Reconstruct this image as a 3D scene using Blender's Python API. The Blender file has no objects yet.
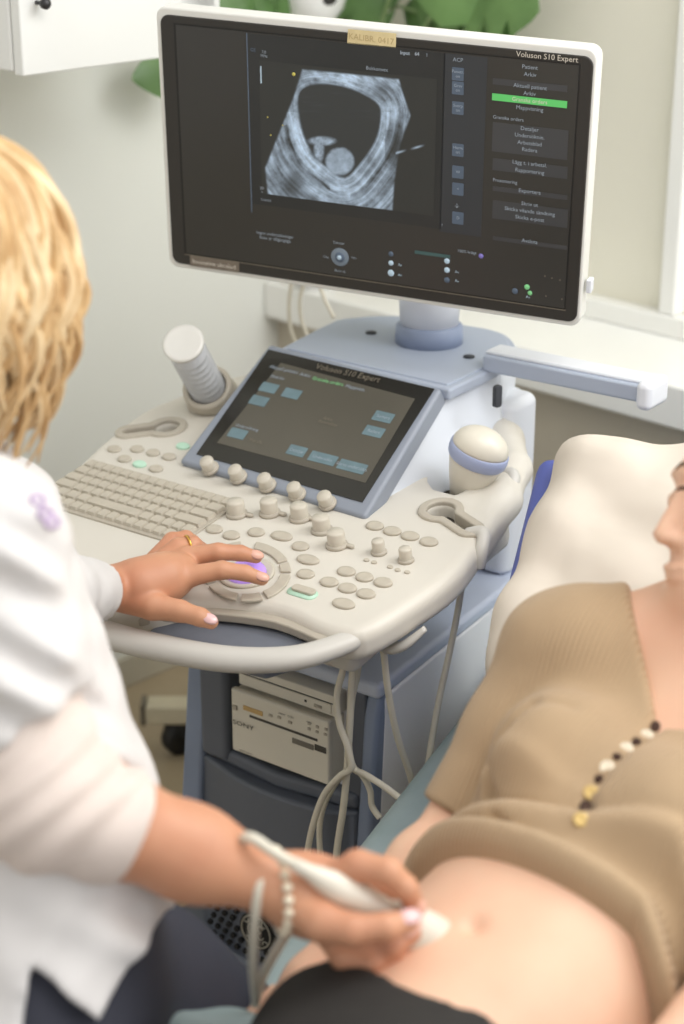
import bpy, bmesh, math, random
import numpy as np
from mathutils import Vector, Matrix
random.seed(7); rng = np.random.default_rng(7)
COL = bpy.context.scene.collection
# ---------------------------------------------------------------- camera geometry used to measure the place
FPX = 1800.0; PITCH = math.radians(22); CAM = np.array([0, 0, 1.55])
RX = np.array([1, 0, 0.]); FW = np.array([0, math.cos(PITCH), -math.sin(PITCH)]); UP = np.array([0, math.sin(PITCH), math.cos(PITCH)])
def ray(x, y): return FW + (x-342)/FPX*RX - (y-512)/FPX*UP
def at(x, y, d): return CAM + d*ray(x, y)
def hit(x, y, P, n):
    r = ray(x, y); n = np.array(n, float); return CAM + ((np.array(P)-CAM) @ n)/(r @ n)*r
def onz(x, y, z): return hit(x, y, (0, 0, z), (0, 0, 1))
# machine frame: w to its right, d to its back, z up, origin on the console at the trackball
TH = math.radians(36); O = at(248, 575, 2.15)
W_ = np.array([math.cos(TH), -math.sin(TH), 0]); D_ = np.array([math.sin(TH), math.cos(TH), 0]); Z_ = np.array([0, 0, 1.])
def mw(w, d, z): return O + w*W_ + d*D_ + z*Z_
def lo(P): q = np.array(P)-O; return np.array([q @ W_, q @ D_, q[2]])
def onml(x, y, P, n): return lo(hit(x, y, mw(*P), n[0]*W_+n[1]*D_+n[2]*Z_))
TILT = math.radians(9)
def dk(x, y, h=0.0):   # pixel -> deck coordinates (a, b) on the console surface raised by h
    c, s = math.cos(TILT), math.sin(TILT)
    p = onml(x, y, (0, -s*h, c*h), (0, -s, c)); return np.array([p[0], p[1]*c+p[2]*s])
def deckw(a, b, h):    # deck coords -> world
    c, s = math.cos(TILT), math.sin(TILT); return mw(a, b*c-h*s, b*s+h*c)
DECKM = Matrix.Translation(Vector((0, 0, O[2]))) @ Matrix.Rotation(TILT, 4, 'X')
# ---------------------------------------------------------------- materials
def lin(c):
    return tuple(((v/255)/12.92 if v/255 <= .04045 else ((v/255+.055)/1.055)**2.4) for v in c)+(1,)
MATS = {}
def mat(name, rgb, rough=.5, metal=0, spec=.5, noise=0, nscale=30, bump=0, bscale=200, emit=0, sub=0, alpha=1, trans=0, wave=None, rgb2=None, coat=0, sheen=0, bd=.002):
    if name in MATS: return MATS[name]
    m = bpy.data.materials.new(name); m.use_nodes = True; nt = m.node_tree; N = nt.nodes; L = nt.links
    b = N['Principled BSDF']; b.inputs['Base Color'].default_value = lin(rgb)
    b.inputs['Roughness'].default_value = rough; b.inputs['Metallic'].default_value = metal
    b.inputs['Specular IOR Level'].default_value = spec
    if coat: b.inputs['Coat Weight'].default_value = coat
    if sheen: b.inputs['Sheen Weight'].default_value = sheen
    if sub: b.inputs['Subsurface Weight'].default_value = sub; b.inputs['Subsurface Radius'].default_value = (.012, .005, .003)
    if trans: b.inputs['Transmission Weight'].default_value = trans
    b.inputs['Alpha'].default_value = alpha
    if emit: b.inputs['Emission Color'].default_value = lin(rgb); b.inputs['Emission Strength'].default_value = emit
    tc = N.new('ShaderNodeTexCoord')
    if noise:
        n = N.new('ShaderNodeTexNoise'); n.inputs['Scale'].default_value = nscale; n.inputs['Detail'].default_value = 4
        L.new(tc.outputs['Object'], n.inputs['Vector'])
        mx = N.new('ShaderNodeMix'); mx.data_type = 'RGBA'
        c2 = rgb2 or tuple(v*(1-noise) for v in rgb)
        mx.inputs['A'].default_value = lin(rgb); mx.inputs['B'].default_value = lin(c2)
        r = N.new('ShaderNodeMapRange'); r.inputs['From Min'].default_value = .35; r.inputs['From Max'].default_value = .65
        L.new(n.outputs['Fac'], r.inputs['Value']); L.new(r.outputs['Result'], mx.inputs['Factor']); L.new(mx.outputs['Result'], b.inputs['Base Color'])
    if bump:
        n2 = N.new('ShaderNodeTexNoise'); n2.inputs['Scale'].default_value = bscale; L.new(tc.outputs['Object'], n2.inputs['Vector'])
        bp = N.new('ShaderNodeBump'); bp.inputs['Strength'].default_value = bump; bp.inputs['Distance'].default_value = bd
        L.new(n2.outputs['Fac'], bp.inputs['Height']); L.new(bp.outputs['Normal'], b.inputs['Normal'])
    if wave:  # (direction vector, stripes per metre, strength, distance)
        dv, per, st, ds = wave
        dp = N.new('ShaderNodeVectorMath'); dp.operation = 'DOT_PRODUCT'; dp.inputs[1].default_value = dv
        L.new(tc.outputs['Object'], dp.inputs[0])
        mu = N.new('ShaderNodeMath'); mu.operation = 'MULTIPLY'; mu.inputs[1].default_value = per*2*math.pi; L.new(dp.outputs['Value'], mu.inputs[0])
        sn = N.new('ShaderNodeMath'); sn.operation = 'SINE'; L.new(mu.outputs[0], sn.inputs[0])
        bp = N.new('ShaderNodeBump'); bp.inputs['Strength'].default_value = st; bp.inputs['Distance'].default_value = ds
        L.new(sn.outputs[0], bp.inputs['Height']); L.new(bp.outputs['Normal'], b.inputs['Normal'])
    MATS[name] = m; return m
# ---------------------------------------------------------------- object helpers
def tag(o, label=None, cat=None, group=None, kind=None):
    if label: o['label'] = label
    if cat: o['category'] = cat
    if group: o['group'] = group
    if kind: o['kind'] = kind
    return o
def empty(name, loc, rz=0):
    o = bpy.data.objects.new(name, None); COL.objects.link(o); o.location = Vector(tuple(loc)); o.rotation_euler = (0, 0, rz); o.empty_display_size = .05; return o
def link(name, me, m, parent=None, M=None, smooth=True, base=True):
    o = bpy.data.objects.new(name, me); COL.objects.link(o)
    for mm in (m if isinstance(m, (list, tuple)) else [m]): me.materials.append(mm)
    if smooth:
        me.polygons.foreach_set('use_smooth', [True]*len(me.polygons))
    if parent is None and M is None and base and len(me.vertices):
        co = np.empty(len(me.vertices)*3); me.vertices.foreach_get('co', co); co = co.reshape(-1, 3)
        b = np.array([(co[:, 0].min()+co[:, 0].max())/2, (co[:, 1].min()+co[:, 1].max())/2, co[:, 2].min()])
        me.transform(Matrix.Translation(Vector(tuple(-b)))); o.location = Vector(tuple(b))
    if parent is not None:
        o.parent = parent
    if M is not None: o.matrix_local = M
    return o
def wchild(o, parent):      # keep world coordinates of a mesh already given in world space
    bpy.context.view_layer.update(); o.parent = parent
    o.matrix_parent_inverse = parent.matrix_world.inverted(); return o
def mesh(name, v, f):
    me = bpy.data.meshes.new(name); me.from_pydata([tuple(map(float, p)) for p in v], [], [tuple(map(int, q)) for q in f]); me.update(); return me
def bevel(o, w, seg=3, ang=35):
    md = o.modifiers.new('bevel', 'BEVEL'); md.width = w; md.segments = seg; md.limit_method = 'ANGLE'; md.angle_limit = math.radians(ang)
    md.harden_normals = True; return o
def prism(pts, z0, z1, top=None):
    n = len(pts); top = top or pts
    v = [(p[0], p[1], z0) for p in pts]+[(p[0], p[1], z1) for p in top]
    f = [list(range(n))[::-1], list(range(n, 2*n))]+[(i, (i+1) % n, n+(i+1) % n, n+i) for i in range(n)]
    return mesh('prism', v, f)
def box(x0, x1, y0, y1, z0, z1): return prism([(x0, y0), (x1, y0), (x1, y1), (x0, y1)], z0, z1)
def hexa(p8):   # 4 bottom + 4 top points
    return mesh('hexa', p8, [(3, 2, 1, 0), (4, 5, 6, 7), (0, 1, 5, 4), (1, 2, 6, 5), (2, 3, 7, 6), (3, 0, 4, 7)])
def rrect(cx, cy, w, h, r, n=5):
    out = []
    for sx, sy, a0 in ((1, -1, -90), (1, 1, 0), (-1, 1, 90), (-1, -1, 180)):
        for i in range(n+1):
            a = math.radians(a0+90*i/n); out.append((cx+sx*(w/2-r)+r*math.cos(a), cy+sy*(h/2-r)+r*math.sin(a)))
    return out
def ell(cx, cy, rx, ry, n=24, a0=0, a1=360):
    return [(cx+rx*math.cos(math.radians(a0+(a1-a0)*i/n)), cy+ry*math.sin(math.radians(a0+(a1-a0)*i/n))) for i in range(n if a1-a0 == 360 else n+1)]
def lathe(prof, n=32, sx=1, sy=1):
    v = []; f = []
    for r, z in prof:
        for i in range(n):
            a = 2*math.pi*i/n; v.append((r*sx*math.cos(a), r*sy*math.sin(a), z))
    for k in range(len(prof)-1):
        for i in range(n): f.append((k*n+i, k*n+(i+1) % n, (k+1)*n+(i+1) % n, (k+1)*n+i))
    f.append(list(range(n))[::-1]); f.append([(len(prof)-1)*n+i for i in range(n)])
    return mesh('lathe', v, f)
def cr(P, k=6, closed=False):   # catmull-rom
    P = [np.array(p, float) for p in P]; n = len(P); out = []
    for i in range(n if closed else n-1):
        g = (lambda j: P[j % n]) if closed else (lambda j: P[min(max(j, 0), n-1)])
        a, b, c, d = g(i-1), g(i), g(i+1), g(i+2)
        for j in range(k):
            t = j/k; out.append(.5*((2*b)+(-a+c)*t+(2*a-5*b+4*c-d)*t*t+(-a+3*b-3*c+d)*t**3))
    if not closed: out.append(P[-1])
    return out
def tube(P, r, n=12, k=6, flat=1.0, updir=(0, 0, 1), closed=False):
    R = r if isinstance(r, (list, tuple)) else [r]*len(P)
    Q = cr([np.append(np.array(p, float), rr) for p, rr in zip(P, R)], k, closed)
    C = [q[:3] for q in Q]; R = [q[3] for q in Q]; v = []; f = []; m = len(C); prev = None
    for i in range(m):
        t = (C[(i+1) % m]-C[i-1]) if closed else C[min(i+1, m-1)]-C[max(i-1, 0)]
        t = t/(np.linalg.norm(t)+1e-9)
        u = np.array(updir, float) if prev is None or flat != 1 else prev
        u = u-(u @ t)*t
        if np.linalg.norm(u) < 1e-3: u = np.cross(t, (1, 0, 0))
        u /= np.linalg.norm(u); s = np.cross(t, u); prev = u
        for j in range(n):
            a = 2*math.pi*j/n; v.append(C[i]+R[i]*(math.cos(a)*s+math.sin(a)*flat*u))
    for i in range(m if closed else m-1):
        i2 = (i+1) % m
        for j in range(n): f.append((i*n+j, i*n+(j+1) % n, i2*n+(j+1) % n, i2*n+j))
    if not closed: f.append(list(range(n))[::-1]); f.append([(m-1)*n+j for j in range(n)])
    me = mesh('tube', v, f); return me
def join(meshes):
    bm = bmesh.new()
    for me in meshes:
        bm.from_mesh(me)
    out = bpy.data.meshes.new('joined'); bm.to_mesh(out); bm.free(); return out
def text(name, s, M, size, m, parent, align="CENTER", ext=.0, bold=0):
    c = bpy.data.curves.new(name, "FONT"); c.body = s; c.size = size; c.align_x = align; c.align_y = "CENTER"; c.extrude = ext; c.resolution_u = 2
    if bold: c.offset = bold
    tmp = bpy.data.objects.new(name, c); COL.objects.link(tmp); dg = bpy.context.evaluated_depsgraph_get(); dg.update()
    me = bpy.data.meshes.new_from_object(tmp.evaluated_get(dg)); bpy.data.objects.remove(tmp); bpy.data.curves.remove(c)
    return link(name, me, m, parent, M, smooth=False)
def frameM(o, x, y, z):
    return Matrix(((x[0], y[0], z[0], o[0]), (x[1], y[1], z[1], o[1]), (x[2], y[2], z[2], o[2]), (0, 0, 0, 1)))
def unit(v): v = np.array(v, float); return v/np.linalg.norm(v)
# ---------------------------------------------------------------- signed distance modelling
def nets(fn, lo_, hi_, res):
    lo_ = np.array(lo_, float); hi_ = np.array(hi_, float); n = np.maximum(np.ceil((hi_-lo_)/res).astype(int)+1, 4)
    ax = [(lo_[i]+res*np.arange(n[i])).astype(np.float32) for i in range(3)]
    V = np.empty(tuple(n), np.float32); st = max(1, int(1.5e6/(n[1]*n[2])))
    for i in range(0, n[0], st):
        X, Y, Z = np.meshgrid(ax[0][i:i+st], ax[1], ax[2], indexing='ij'); V[i:i+st] = fn(X, Y, Z)
    V[0] = V[-1] = 1; V[:, 0] = V[:, -1] = 1; V[:, :, 0] = V[:, :, -1] = 1
    S = V < 0
    c = [S[a:n[0]-1+a, b:n[1]-1+b, g:n[2]-1+g] for a in (0, 1) for b in (0, 1) for g in (0, 1)]
    al = np.logical_and.reduce(c); an = np.logical_or.reduce(c); act = an & ~al
    idx = np.argwhere(act); ID = -np.ones(act.shape, np.int64); ID[tuple(idx.T)] = np.arange(len(idx))
    off = np.array([(a, b, g) for a in (0, 1) for b in (0, 1) for g in (0, 1)])
    vals = np.stack([V[idx[:, 0]+a, idx[:, 1]+b, idx[:, 2]+g] for a, b, g in off], 1)
    acc = np.zeros((len(idx), 3)); cnt = np.zeros(len(idx))
    for i in range(8):
        for j in range(i+1, 8):
            if np.abs(off[i]-off[j]).sum() != 1: continue
            a, b = vals[:, i], vals[:, j]; m = (a < 0) != (b < 0)
            t = np.where(m, a/np.where(m, a-b, 1), 0)
            acc += np.where(m[:, None], off[i]+t[:, None]*(off[j]-off[i]), 0); cnt += m
    P = (idx+acc/np.maximum(cnt, 1)[:, None])*res+lo_
    F = []
    for ax_ in range(3):
        b, g = [(1, 2), (2, 0), (0, 1)][ax_]
        sl0 = [slice(None)]*3; sl1 = [slice(None)]*3; sl0[ax_] = slice(0, -1); sl1[ax_] = slice(1, None)
        A, B = S[tuple(sl0)], S[tuple(sl1)]; e = np.argwhere(A != B)
        e = e[(e[:, b] > 0) & (e[:, g] > 0) & (e[:, b] < n[b]-1) & (e[:, g] < n[g]-1)]
        db = np.zeros(3, int); db[b] = 1; dg = np.zeros(3, int); dg[g] = 1
        q = np.stack([ID[tuple((e-db-dg).T)], ID[tuple((e-dg).T)], ID[tuple(e.T)], ID[tuple((e-db).T)]], 1)
        fl = ~A[tuple(e.T)]; q[fl] = q[fl][:, ::-1]; F.append(q)
    F = np.concatenate(F)
    me = bpy.data.meshes.new('sdf'); me.vertices.add(len(P)); me.vertices.foreach_set('co', P.astype(np.float32).ravel())
    me.loops.add(len(F)*4); me.loops.foreach_set('vertex_index', F.ravel().astype(np.int32))
    me.polygons.add(len(F)); me.polygons.foreach_set('loop_start', np.arange(0, len(F)*4, 4, dtype=np.int32))
    me.update(calc_edges=True); me.validate(); return me
def smin(a, b, k): h = np.clip(.5+.5*(b-a)/k, 0, 1); return b*(1-h)+a*h-k*h*(1-h)
def smax(a, b, k): return -smin(-a, -b, k)
def seg_(X, Y, Z, a, b, ra, rb):
    a = np.array(a, float); b = np.array(b, float); d = b-a; L = d @ d+1e-12
    t = np.clip(((X-a[0])*d[0]+(Y-a[1])*d[1]+(Z-a[2])*d[2])/L, 0, 1)
    return np.sqrt((X-a[0]-t*d[0])**2+(Y-a[1]-t*d[1])**2+(Z-a[2]-t*d[2])**2)-(ra+(rb-ra)*t)
def chain(X, Y, Z, nodes, k=.01, ext=0):   # nodes: (point, radius)
    D = None
    for (a, ra), (b, rb) in zip(nodes[:-1], nodes[1:]):
        d = seg_(X, Y, Z, a, b, ra+ext, rb+ext); D = d if D is None else smin(D, d, k)
    return D
def ellip(X, Y, Z, c, ax, r):      # ax: 3 unit vectors, r: 3 radii
    q = [(X-c[0])*u[0]+(Y-c[1])*u[1]+(Z-c[2])*u[2] for u in ax]
    k0 = np.sqrt(sum((qi/ri)**2 for qi, ri in zip(q, r))); k1 = np.sqrt(sum((qi/ri**2)**2 for qi, ri in zip(q, r)))+1e-9
    return k0*(k0-1)/k1
def poly2(X, Y, P):
    P = np.array(P, float); d = np.full(X.shape, 1e9); s = np.ones(X.shape); n = len(P)
    for i in range(n):
        a, b = P[i], P[i-1]; e = b-a; wx, wy = X-a[0], Y-a[1]; t = np.clip((wx*e[0]+wy*e[1])/(e @ e), 0, 1)
        d = np.minimum(d, (wx-e[0]*t)**2+(wy-e[1]*t)**2)
        c1 = Y >= a[1]; c2 = Y < b[1]; c3 = e[0]*wy > e[1]*wx
        fl = (c1 & c2 & c3) | (~c1 & ~c2 & ~c3); s = np.where(fl, -s, s)
    return s*np.sqrt(d)
# ================================================================ ULTRASOUND MACHINE
m_cream = mat('console_cream_plastic', (218, 213, 203), .38, noise=.03, nscale=4)
m_taupe = mat('taupe_plastic', (186, 178, 164), .45, noise=.04, nscale=6)
m_button = mat('button_plastic', (194, 186, 171), .5, noise=.04, nscale=60)
m_knob = mat('knob_plastic', (205, 198, 184), .4, noise=.03, nscale=60)
m_greyp = mat('handle_grey_plastic', (206, 203, 197), .4, noise=.03, nscale=5)
m_blue = mat('blue_grey_plastic', (172, 181, 198), .42, noise=.03, nscale=5)
m_blue2 = mat('touch_panel_frame_plastic', (142, 149, 162), .42, noise=.03, nscale=5)
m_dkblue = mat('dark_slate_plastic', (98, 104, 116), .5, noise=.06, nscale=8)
m_mdblue = mat('slate_blue_plastic', (134, 147, 172), .5, noise=.05, nscale=8)
m_white = mat('white_plastic', (226, 229, 236), .4, noise=.02, nscale=4)
m_glass = mat('black_screen_glass', (36, 34, 29), .25, spec=.5, noise=.1, nscale=3)
m_bezel = mat('black_bezel_plastic', (46, 43, 39), .42, noise=.08, nscale=4)
m_gap = mat('dark_gap', (60, 62, 68), .7, noise=.1, nscale=10)
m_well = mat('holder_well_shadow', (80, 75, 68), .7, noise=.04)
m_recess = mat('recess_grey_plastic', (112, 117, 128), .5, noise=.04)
m_tx = mat('screen_text_light', (140, 150, 160), .5, emit=.25, noise=.02)
m_txw = mat('brand_text_light', (215, 208, 196), .5, noise=.02)

um = empty('ultrasound_machine', (O[0], O[1], 0), -TH)
tag(um, 'white and blue-grey ultrasound machine with keyboard console, touch panel and large monitor', 'ultrasound machine')
MZ = Matrix.Translation(Vector((0, 0, O[2])))
Winv = (Matrix.Translation(Vector((O[0], O[1], 0))) @ Matrix.Rotation(-TH, 4, 'Z')).inverted()
def part(name, me, m, parent=None, M=MZ, **k): return link(name, me, m, parent or um, M, **k)

# console deck
OUT = cr([(.195, -.035), (.214, .05), (.22, .118), (.21, .182), (.19, .275), (.157, .364), (.12, .44), (.05, .50), (-.1, .52), (-.3, .50), (-.385, .43),
          (-.412, .345), (-.425, .284), (-.41, .18), (-.385, .07), (-.388, -.03), (-.34, -.09), (-.25, -.13), (-.13, -.14), (-.068, -.12),
          (-.035, -.085), (.0, -.062), (.078, -.042), (.15, -.05)], 4, True)
hA = dk(441, 511); hB = dk(446, 470); hL = dk(167, 428); chA = dk(470, 530); chL = dk(128, 433)
sd = [dk(440, 440), dk(462, 424), dk(486, 419), dk(505, 432), dk(513, 460), dk(503, 490), dk(486, 512)]
sdn = [(np.array([p[0], p[1], z]), r) for p, z, r in zip(sd, (-.016, -.014, -.012, -.012, -.014, -.016, -.02), (.016, .019, .021, .022, .022, .021, .018))]
rec = [dk(430, 478), dk(447, 458), dk(470, 462), dk(482, 478), dk(455, 492), dk(436, 487)]
def deck_f(X, Y, Z):
    x2, y2 = X[:, :, 0], Y[:, :, 0]; d2 = poly2(x2, y2, OUT)
    t = .022; r = .017; d3 = (d2+r)[:, :, None]; dz = np.abs(Z+t)-t+r
    d = np.minimum(np.maximum(d3, dz), 0)+np.hypot(np.maximum(d3, 0), np.maximum(dz, 0))-r
    d = smin(d, chain(X, Y, Z, sdn, .015), .012); hh = None
    for c, e in ((hA, chA), (hL, chL)):
        h = np.minimum(np.hypot(x2-c[0], y2-c[1])-.017, seg_(x2, y2, 0*x2, (c[0], c[1], 0), (e[0], e[1], 0), .008, .008)); hh = h if hh is None else np.minimum(hh, h)
    hh = np.minimum(hh, poly2(x2, y2, rec)-.004)[:, :, None]
    return smax(d, -hh, .006)
deck = part('console_deck', nets(deck_f, (-.44, -.16, -.052), (.25, .535, .036), .0028), m_cream, M=DECKM)
# underside body of the console
ub = part('console_underside', prism([(-.36, -.05), (.17, -.03), (.18, .3), (.06, .48), (-.3, .48), (-.39, .3)], -.075, -.03), m_greyp, M=DECKM); bevel(ub, .012)
# recess under the hand opening
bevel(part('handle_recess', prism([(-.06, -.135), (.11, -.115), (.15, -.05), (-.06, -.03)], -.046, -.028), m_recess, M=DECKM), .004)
bevel(part('recess_lining', prism(cr([(-.07, -.125), (-.042, -.096), (.0, -.073), (.078, -.053), (.155, -.06)], 4)+[np.array((.16, -.02)), np.array((-.07, -.02))], -.024, -.012), m_taupe, M=DECKM), .003)
# handle
hp = [(.182, -.012), (.172, -.05), (.14, -.098), (.08, -.133), (0, -.152), (-.1, -.163), (-.2, -.155), (-.3, -.12), (-.365, -.07), (-.38, -.02)]
part('handle', tube([(a, b, -.016) for a, b in hp], [.013, .015, .0165, .0175, .018, .0185, .0185, .018, .018, .016], n=20, k=8, flat=.8), m_greyp, M=DECKM)
c0 = dk(147, 645, -.01)
bevel(part('handle_clip', prism(rrect(-.16, -.178, .075, .02, .004), -.035, -.012), m_taupe, M=DECKM), .003)
# keyboard
kb = part('keyboard', prism(rrect(-.25, .076, .262, .124, .008), -.002, .0025), m_taupe, M=DECKM); bevel(kb, .001)
def keymesh(w, h): 
    b = rrect(0, 0, w, h, .0015, 2); t = rrect(0, 0, w-.003, h-.003, .0018, 2); return prism(b, 0, .0045, t)
rows = [[1]*15+[1], [1.4]+[1]*13+[1.6], [1.7]+[1]*12+[2.3], [2.1]+[1]*11+[2.9], [1.2, 1.2, 1.2, 1.2, 5.6, 1.2, 1.2, 1.1, 1, 1.1], [1]*16]
kc = {}
for ri, row in enumerate(rows):
    u = .254/sum(row); x = -.377; y = .076+.058-.0097-ri*.0193
    for wk in row:
        w = wk*u; key = round(w, 4)
        if key not in kc: kc[key] = keymesh(w-.0018, .0175); kc[key].materials.append(m_button)
        o = bpy.data.objects.new('key', kc[key]); COL.objects.link(o); o.parent = kb; o.matrix_local = Matrix.Translation((x+w/2, y, .0025)); x += w
# flat buttons
def button(px, py, rx=.0085, ry=.0065, name='button', m=None, h=.0035):
    a, b = dk(px, py); pr = [(1.0, 0), (1.0, h*.6), (.9, h), (.55, h*.82), (.0001, h*.75)]
    me = lathe([(r*rx, z) for r, z in pr], 24, 1, ry/rx)
    return part(name, me, m or m_button, M=DECKM @ Matrix.Translation((a, b, 0)))
def rim(o, rx, ry):  # soft ring around a button
    pass
for x, y, s in [(38, 132, 1), (83, 148, 1), (148, 140, 1), (215, 150, 1.35), (264, 177, 1), (284, 212, 1.35), (278, 250, 1), (460, 123, 1.05), (506, 137, 1.05), (553, 150, 1.05), (602, 165, 1.05),
                (385, 243, 1.05), (433, 258, 1), (482, 272, 1.05), (340, 271, 1.05), (388, 287, 1.05), (437, 302, 1.05), (378, 328, 1.3)]:
    button(200+x/2.63, 480+y/2.63, .0115*s, .0095)
for x, y in [(157, 342), (213, 342), (182, 366), (252, 351), (291, 361), (259, 390)]: button(50+x/2.443, 310+y/2.443, .0105, .0085)
m_green = mat('green_lit_key', (186, 222, 200), .5, emit=.08, noise=.03)
for x, y in [(219, 379), (325, 335)]: button(50+x/2.443, 310+y/2.443, .0105, .008, 'lit_button', m_green)
a, b = dk(304, 592); bevel(part('select_key', prism(rrect(0, 0, .032, .012, .005), 0, .004), m_button, M=DECKM @ Matrix.Translation((a, b, 0.001)) @ Matrix.Rotation(0, 4, 'Z')), .001)
part('key_backlight', prism(rrect(0, 0, .04, .019, .008), 0, .0012), m_green, M=DECKM @ Matrix.Translation((a, b-.003, 0)))
for x, y in [(438, 212), (458, 218), (500, 230), (520, 238), (545, 244)]: button(200+x/2.63, 480+y/2.63, .0038, .0032, 'small_button', h=.002)
def knob(M, r, h, parent=None):
    o = part('knob', lathe([(r*1.12, 0), (r*1.12, h*.12), (r*.98, h*.2), (r, h*.3), (r*1.0, h*.9), (r*.9, h), (.0001, h)], 24), m_knob, parent, M)
    link('knob_skirt', lathe([(r*1.25, 0), (r*1.25, h*.16), (r*1.1, h*.22), (.0001, h*.22)], 24), m_taupe, o, Matrix.Identity(4)); return o
for x, y in [(237, 515), (270, 514), (300, 519), (322, 531), (337, 546)]:
    a, b = dk(x, y); knob(DECKM @ Matrix.Translation((a, b, 0)), .0112, .021)
    link('knob_lever', prism(rrect(.014, .004, .018, .006, .003), 0, .003), m_button, um, DECKM @ Matrix.Translation((a, b, 0.001)))
for x, y in [(379, 553), (406, 561)]:
    a, b = dk(x, y); knob(DECKM @ Matrix.Translation((a, b, 0)), .008, .018)
# trackball ring
def ringseg(a0, a1, ro=1.0, ri=.76):
    n = 10; P = []
    for i in range(n+1):
        t = math.radians(a0+(a1-a0)*i/n); P.append((ro, t))
    for i in range(n+1):
        t = math.radians(a1+(a0-a1)*i/n); P.append((ri, t))
    q = [dk(247+44*r*math.cos(t), 573-30*r*math.sin(t)) for r, t in P]
    return bevel(part('ring_button', prism([tuple(p) for p in q][::1], 0, .0035), m_button, M=DECKM), .0012)
for a0, a1 in ((22, 78), (-1, 17), (-62, -7), (-98, -68), (-150, -104), (-190, -156), (158, 188), (98, 150)):
    try: ringseg(a0, a1)
    except Exception as e: print(e)
m_purple = mat('trackball_violet', (176, 140, 226), .22, emit=.45, noise=.08, nscale=40, coat=.5)
a, b = dk(247, 574)
part('trackball_ring', lathe([(.034, 0), (.034, .003), (.031, .004), (.025, .001), (.0001, .001)], 40), m_knob, M=DECKM @ Matrix.Translation((a, b, 0)))
part('trackball', lathe([(.024*math.cos(t), .026*math.sin(t)*.55) for t in np.linspace(0, 1.55, 10)], 32), m_purple, M=DECKM @ Matrix.Translation((a, b, .001)))
# probe holder collars
def collar(c, e, r0, w, name):
    c3 = np.append(c, 0); e3 = np.append(e, 0)
    def f(X, Y, Z):
        h = smin(np.hypot(X-c[0], Y-c[1])-r0, seg_(X, Y, 0*X, c3, e3, .0075, .0075), .004)
        d2 = np.maximum(h-w, -h); d = np.maximum(d2+.002, np.abs(Z+.004)-.008+.002); return d-.002
    lo2 = np.minimum(c, e)-.05; hi2 = np.maximum(c, e)+.05
    return part(name, nets(f, (lo2[0], lo2[1], -.02), (hi2[0], hi2[1], .012), .0016), m_taupe, M=DECKM)
collar(hA, chA, .018, .011, 'probe_holder'); collar(hL, chL, .018, .011, 'probe_holder')
for c_ in (hA, hL): part('holder_well_shade', lathe([(.0185, 0), (.0185, .004), (.0001, .004)], 28), m_well, M=DECKM @ Matrix.Translation((c_[0], c_[1], -.022)))  # dark floors added so the holder holes look shaded inside
part('holder_well_shade', prism([tuple(p) for p in rec], -.03, -.024), m_well, M=DECKM)
for p in ((508, 478), (478, 537)):
    q = dk(*p, .0); part('cable_clip', tube([(q[0]-.018, q[1]+.006, -.004), (q[0]+.004, q[1]+.006, .003), (q[0]+.012, q[1]-.012, -.01), (q[0]+.010, q[1]-.018, -.03)], .0085, n=12), m_greyp, M=DECKM)
# gel warmer cup at the left
cupc = np.array([dk(212, 404)[0], dk(212, 404)[1]])
# touch panel: wedge tilted 36 degrees
TA = math.radians(33); tn = (0, -math.sin(TA), math.cos(TA)); B0 = onml(274, 493, (0, 0, 0), (0, -math.sin(TILT), math.cos(TILT)))
def tpx(x, y, h=0): return onml(x, y, B0+np.array(tn)*h, tn)
TO = tpx(182, 466); tu = np.array([1, 0, 0]); tv = np.array([0, math.cos(TA), math.sin(TA)])
def tuv(x, y, h=0): p = tpx(x, y, h)-TO; return np.array([p @ tu, p @ tv])
TM = MZ @ frameM(TO, tu, tv, tn)
c4 = [tuv(180, 464), tuv(366, 521), tuv(443, 391), tuv(271, 346)]
tp = bevel(part('touch_panel', prism([tuple(c) for c in c4], -.022, .006), m_blue2, M=TM), .006, 4)
g4 = [tuv(196.6, 454.5, .006), tuv(362.4, 502.7, .006), tuv(434.6, 389.3, .006), tuv(268.8, 349.9, .006)]
link('touch_glass', prism([tuple(c) for c in g4], .006, .0072), m_glass, tp, Matrix.Identity(4), smooth=False)
m_ts = mat('touch_display', (88, 84, 74), .35, noise=.08, nscale=5)
g4s = [tuv(217, 443, .007), tuv(365.5, 483, .007), tuv(415, 399, .007), tuv(281, 363, .007)]
link('touch_display', prism([tuple(c) for c in g4s], .0072, .0076), m_ts, tp, Matrix.Identity(4), smooth=False)
m_ti = mat('touch_icon_blue', (106, 130, 138), .5, emit=.03, noise=.08, nscale=60)
for x, y, s in [(225, 121, 1), (283, 136, 1), (200, 154, 1), (146, 237, 1), (296, 281, 1), (362, 300, 1.5), (436, 321, 1.5), (515, 195, 1.05), (491, 232, 1.05)]:
    u, v = tuv(180+x/2.533, 340+y/2.533, .0076)
    link('touch_icon', prism(rrect(u, v, .028*s, .016, .001), .0076, .008), m_ti, tp, Matrix.Identity(4), smooth=False)
m_tg = mat('green_screen_text', (120, 190, 130), .5, emit=.25, noise=.02); m_dim = mat('dim_brand_text', (120, 112, 98), .5, noise=.02)
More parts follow.
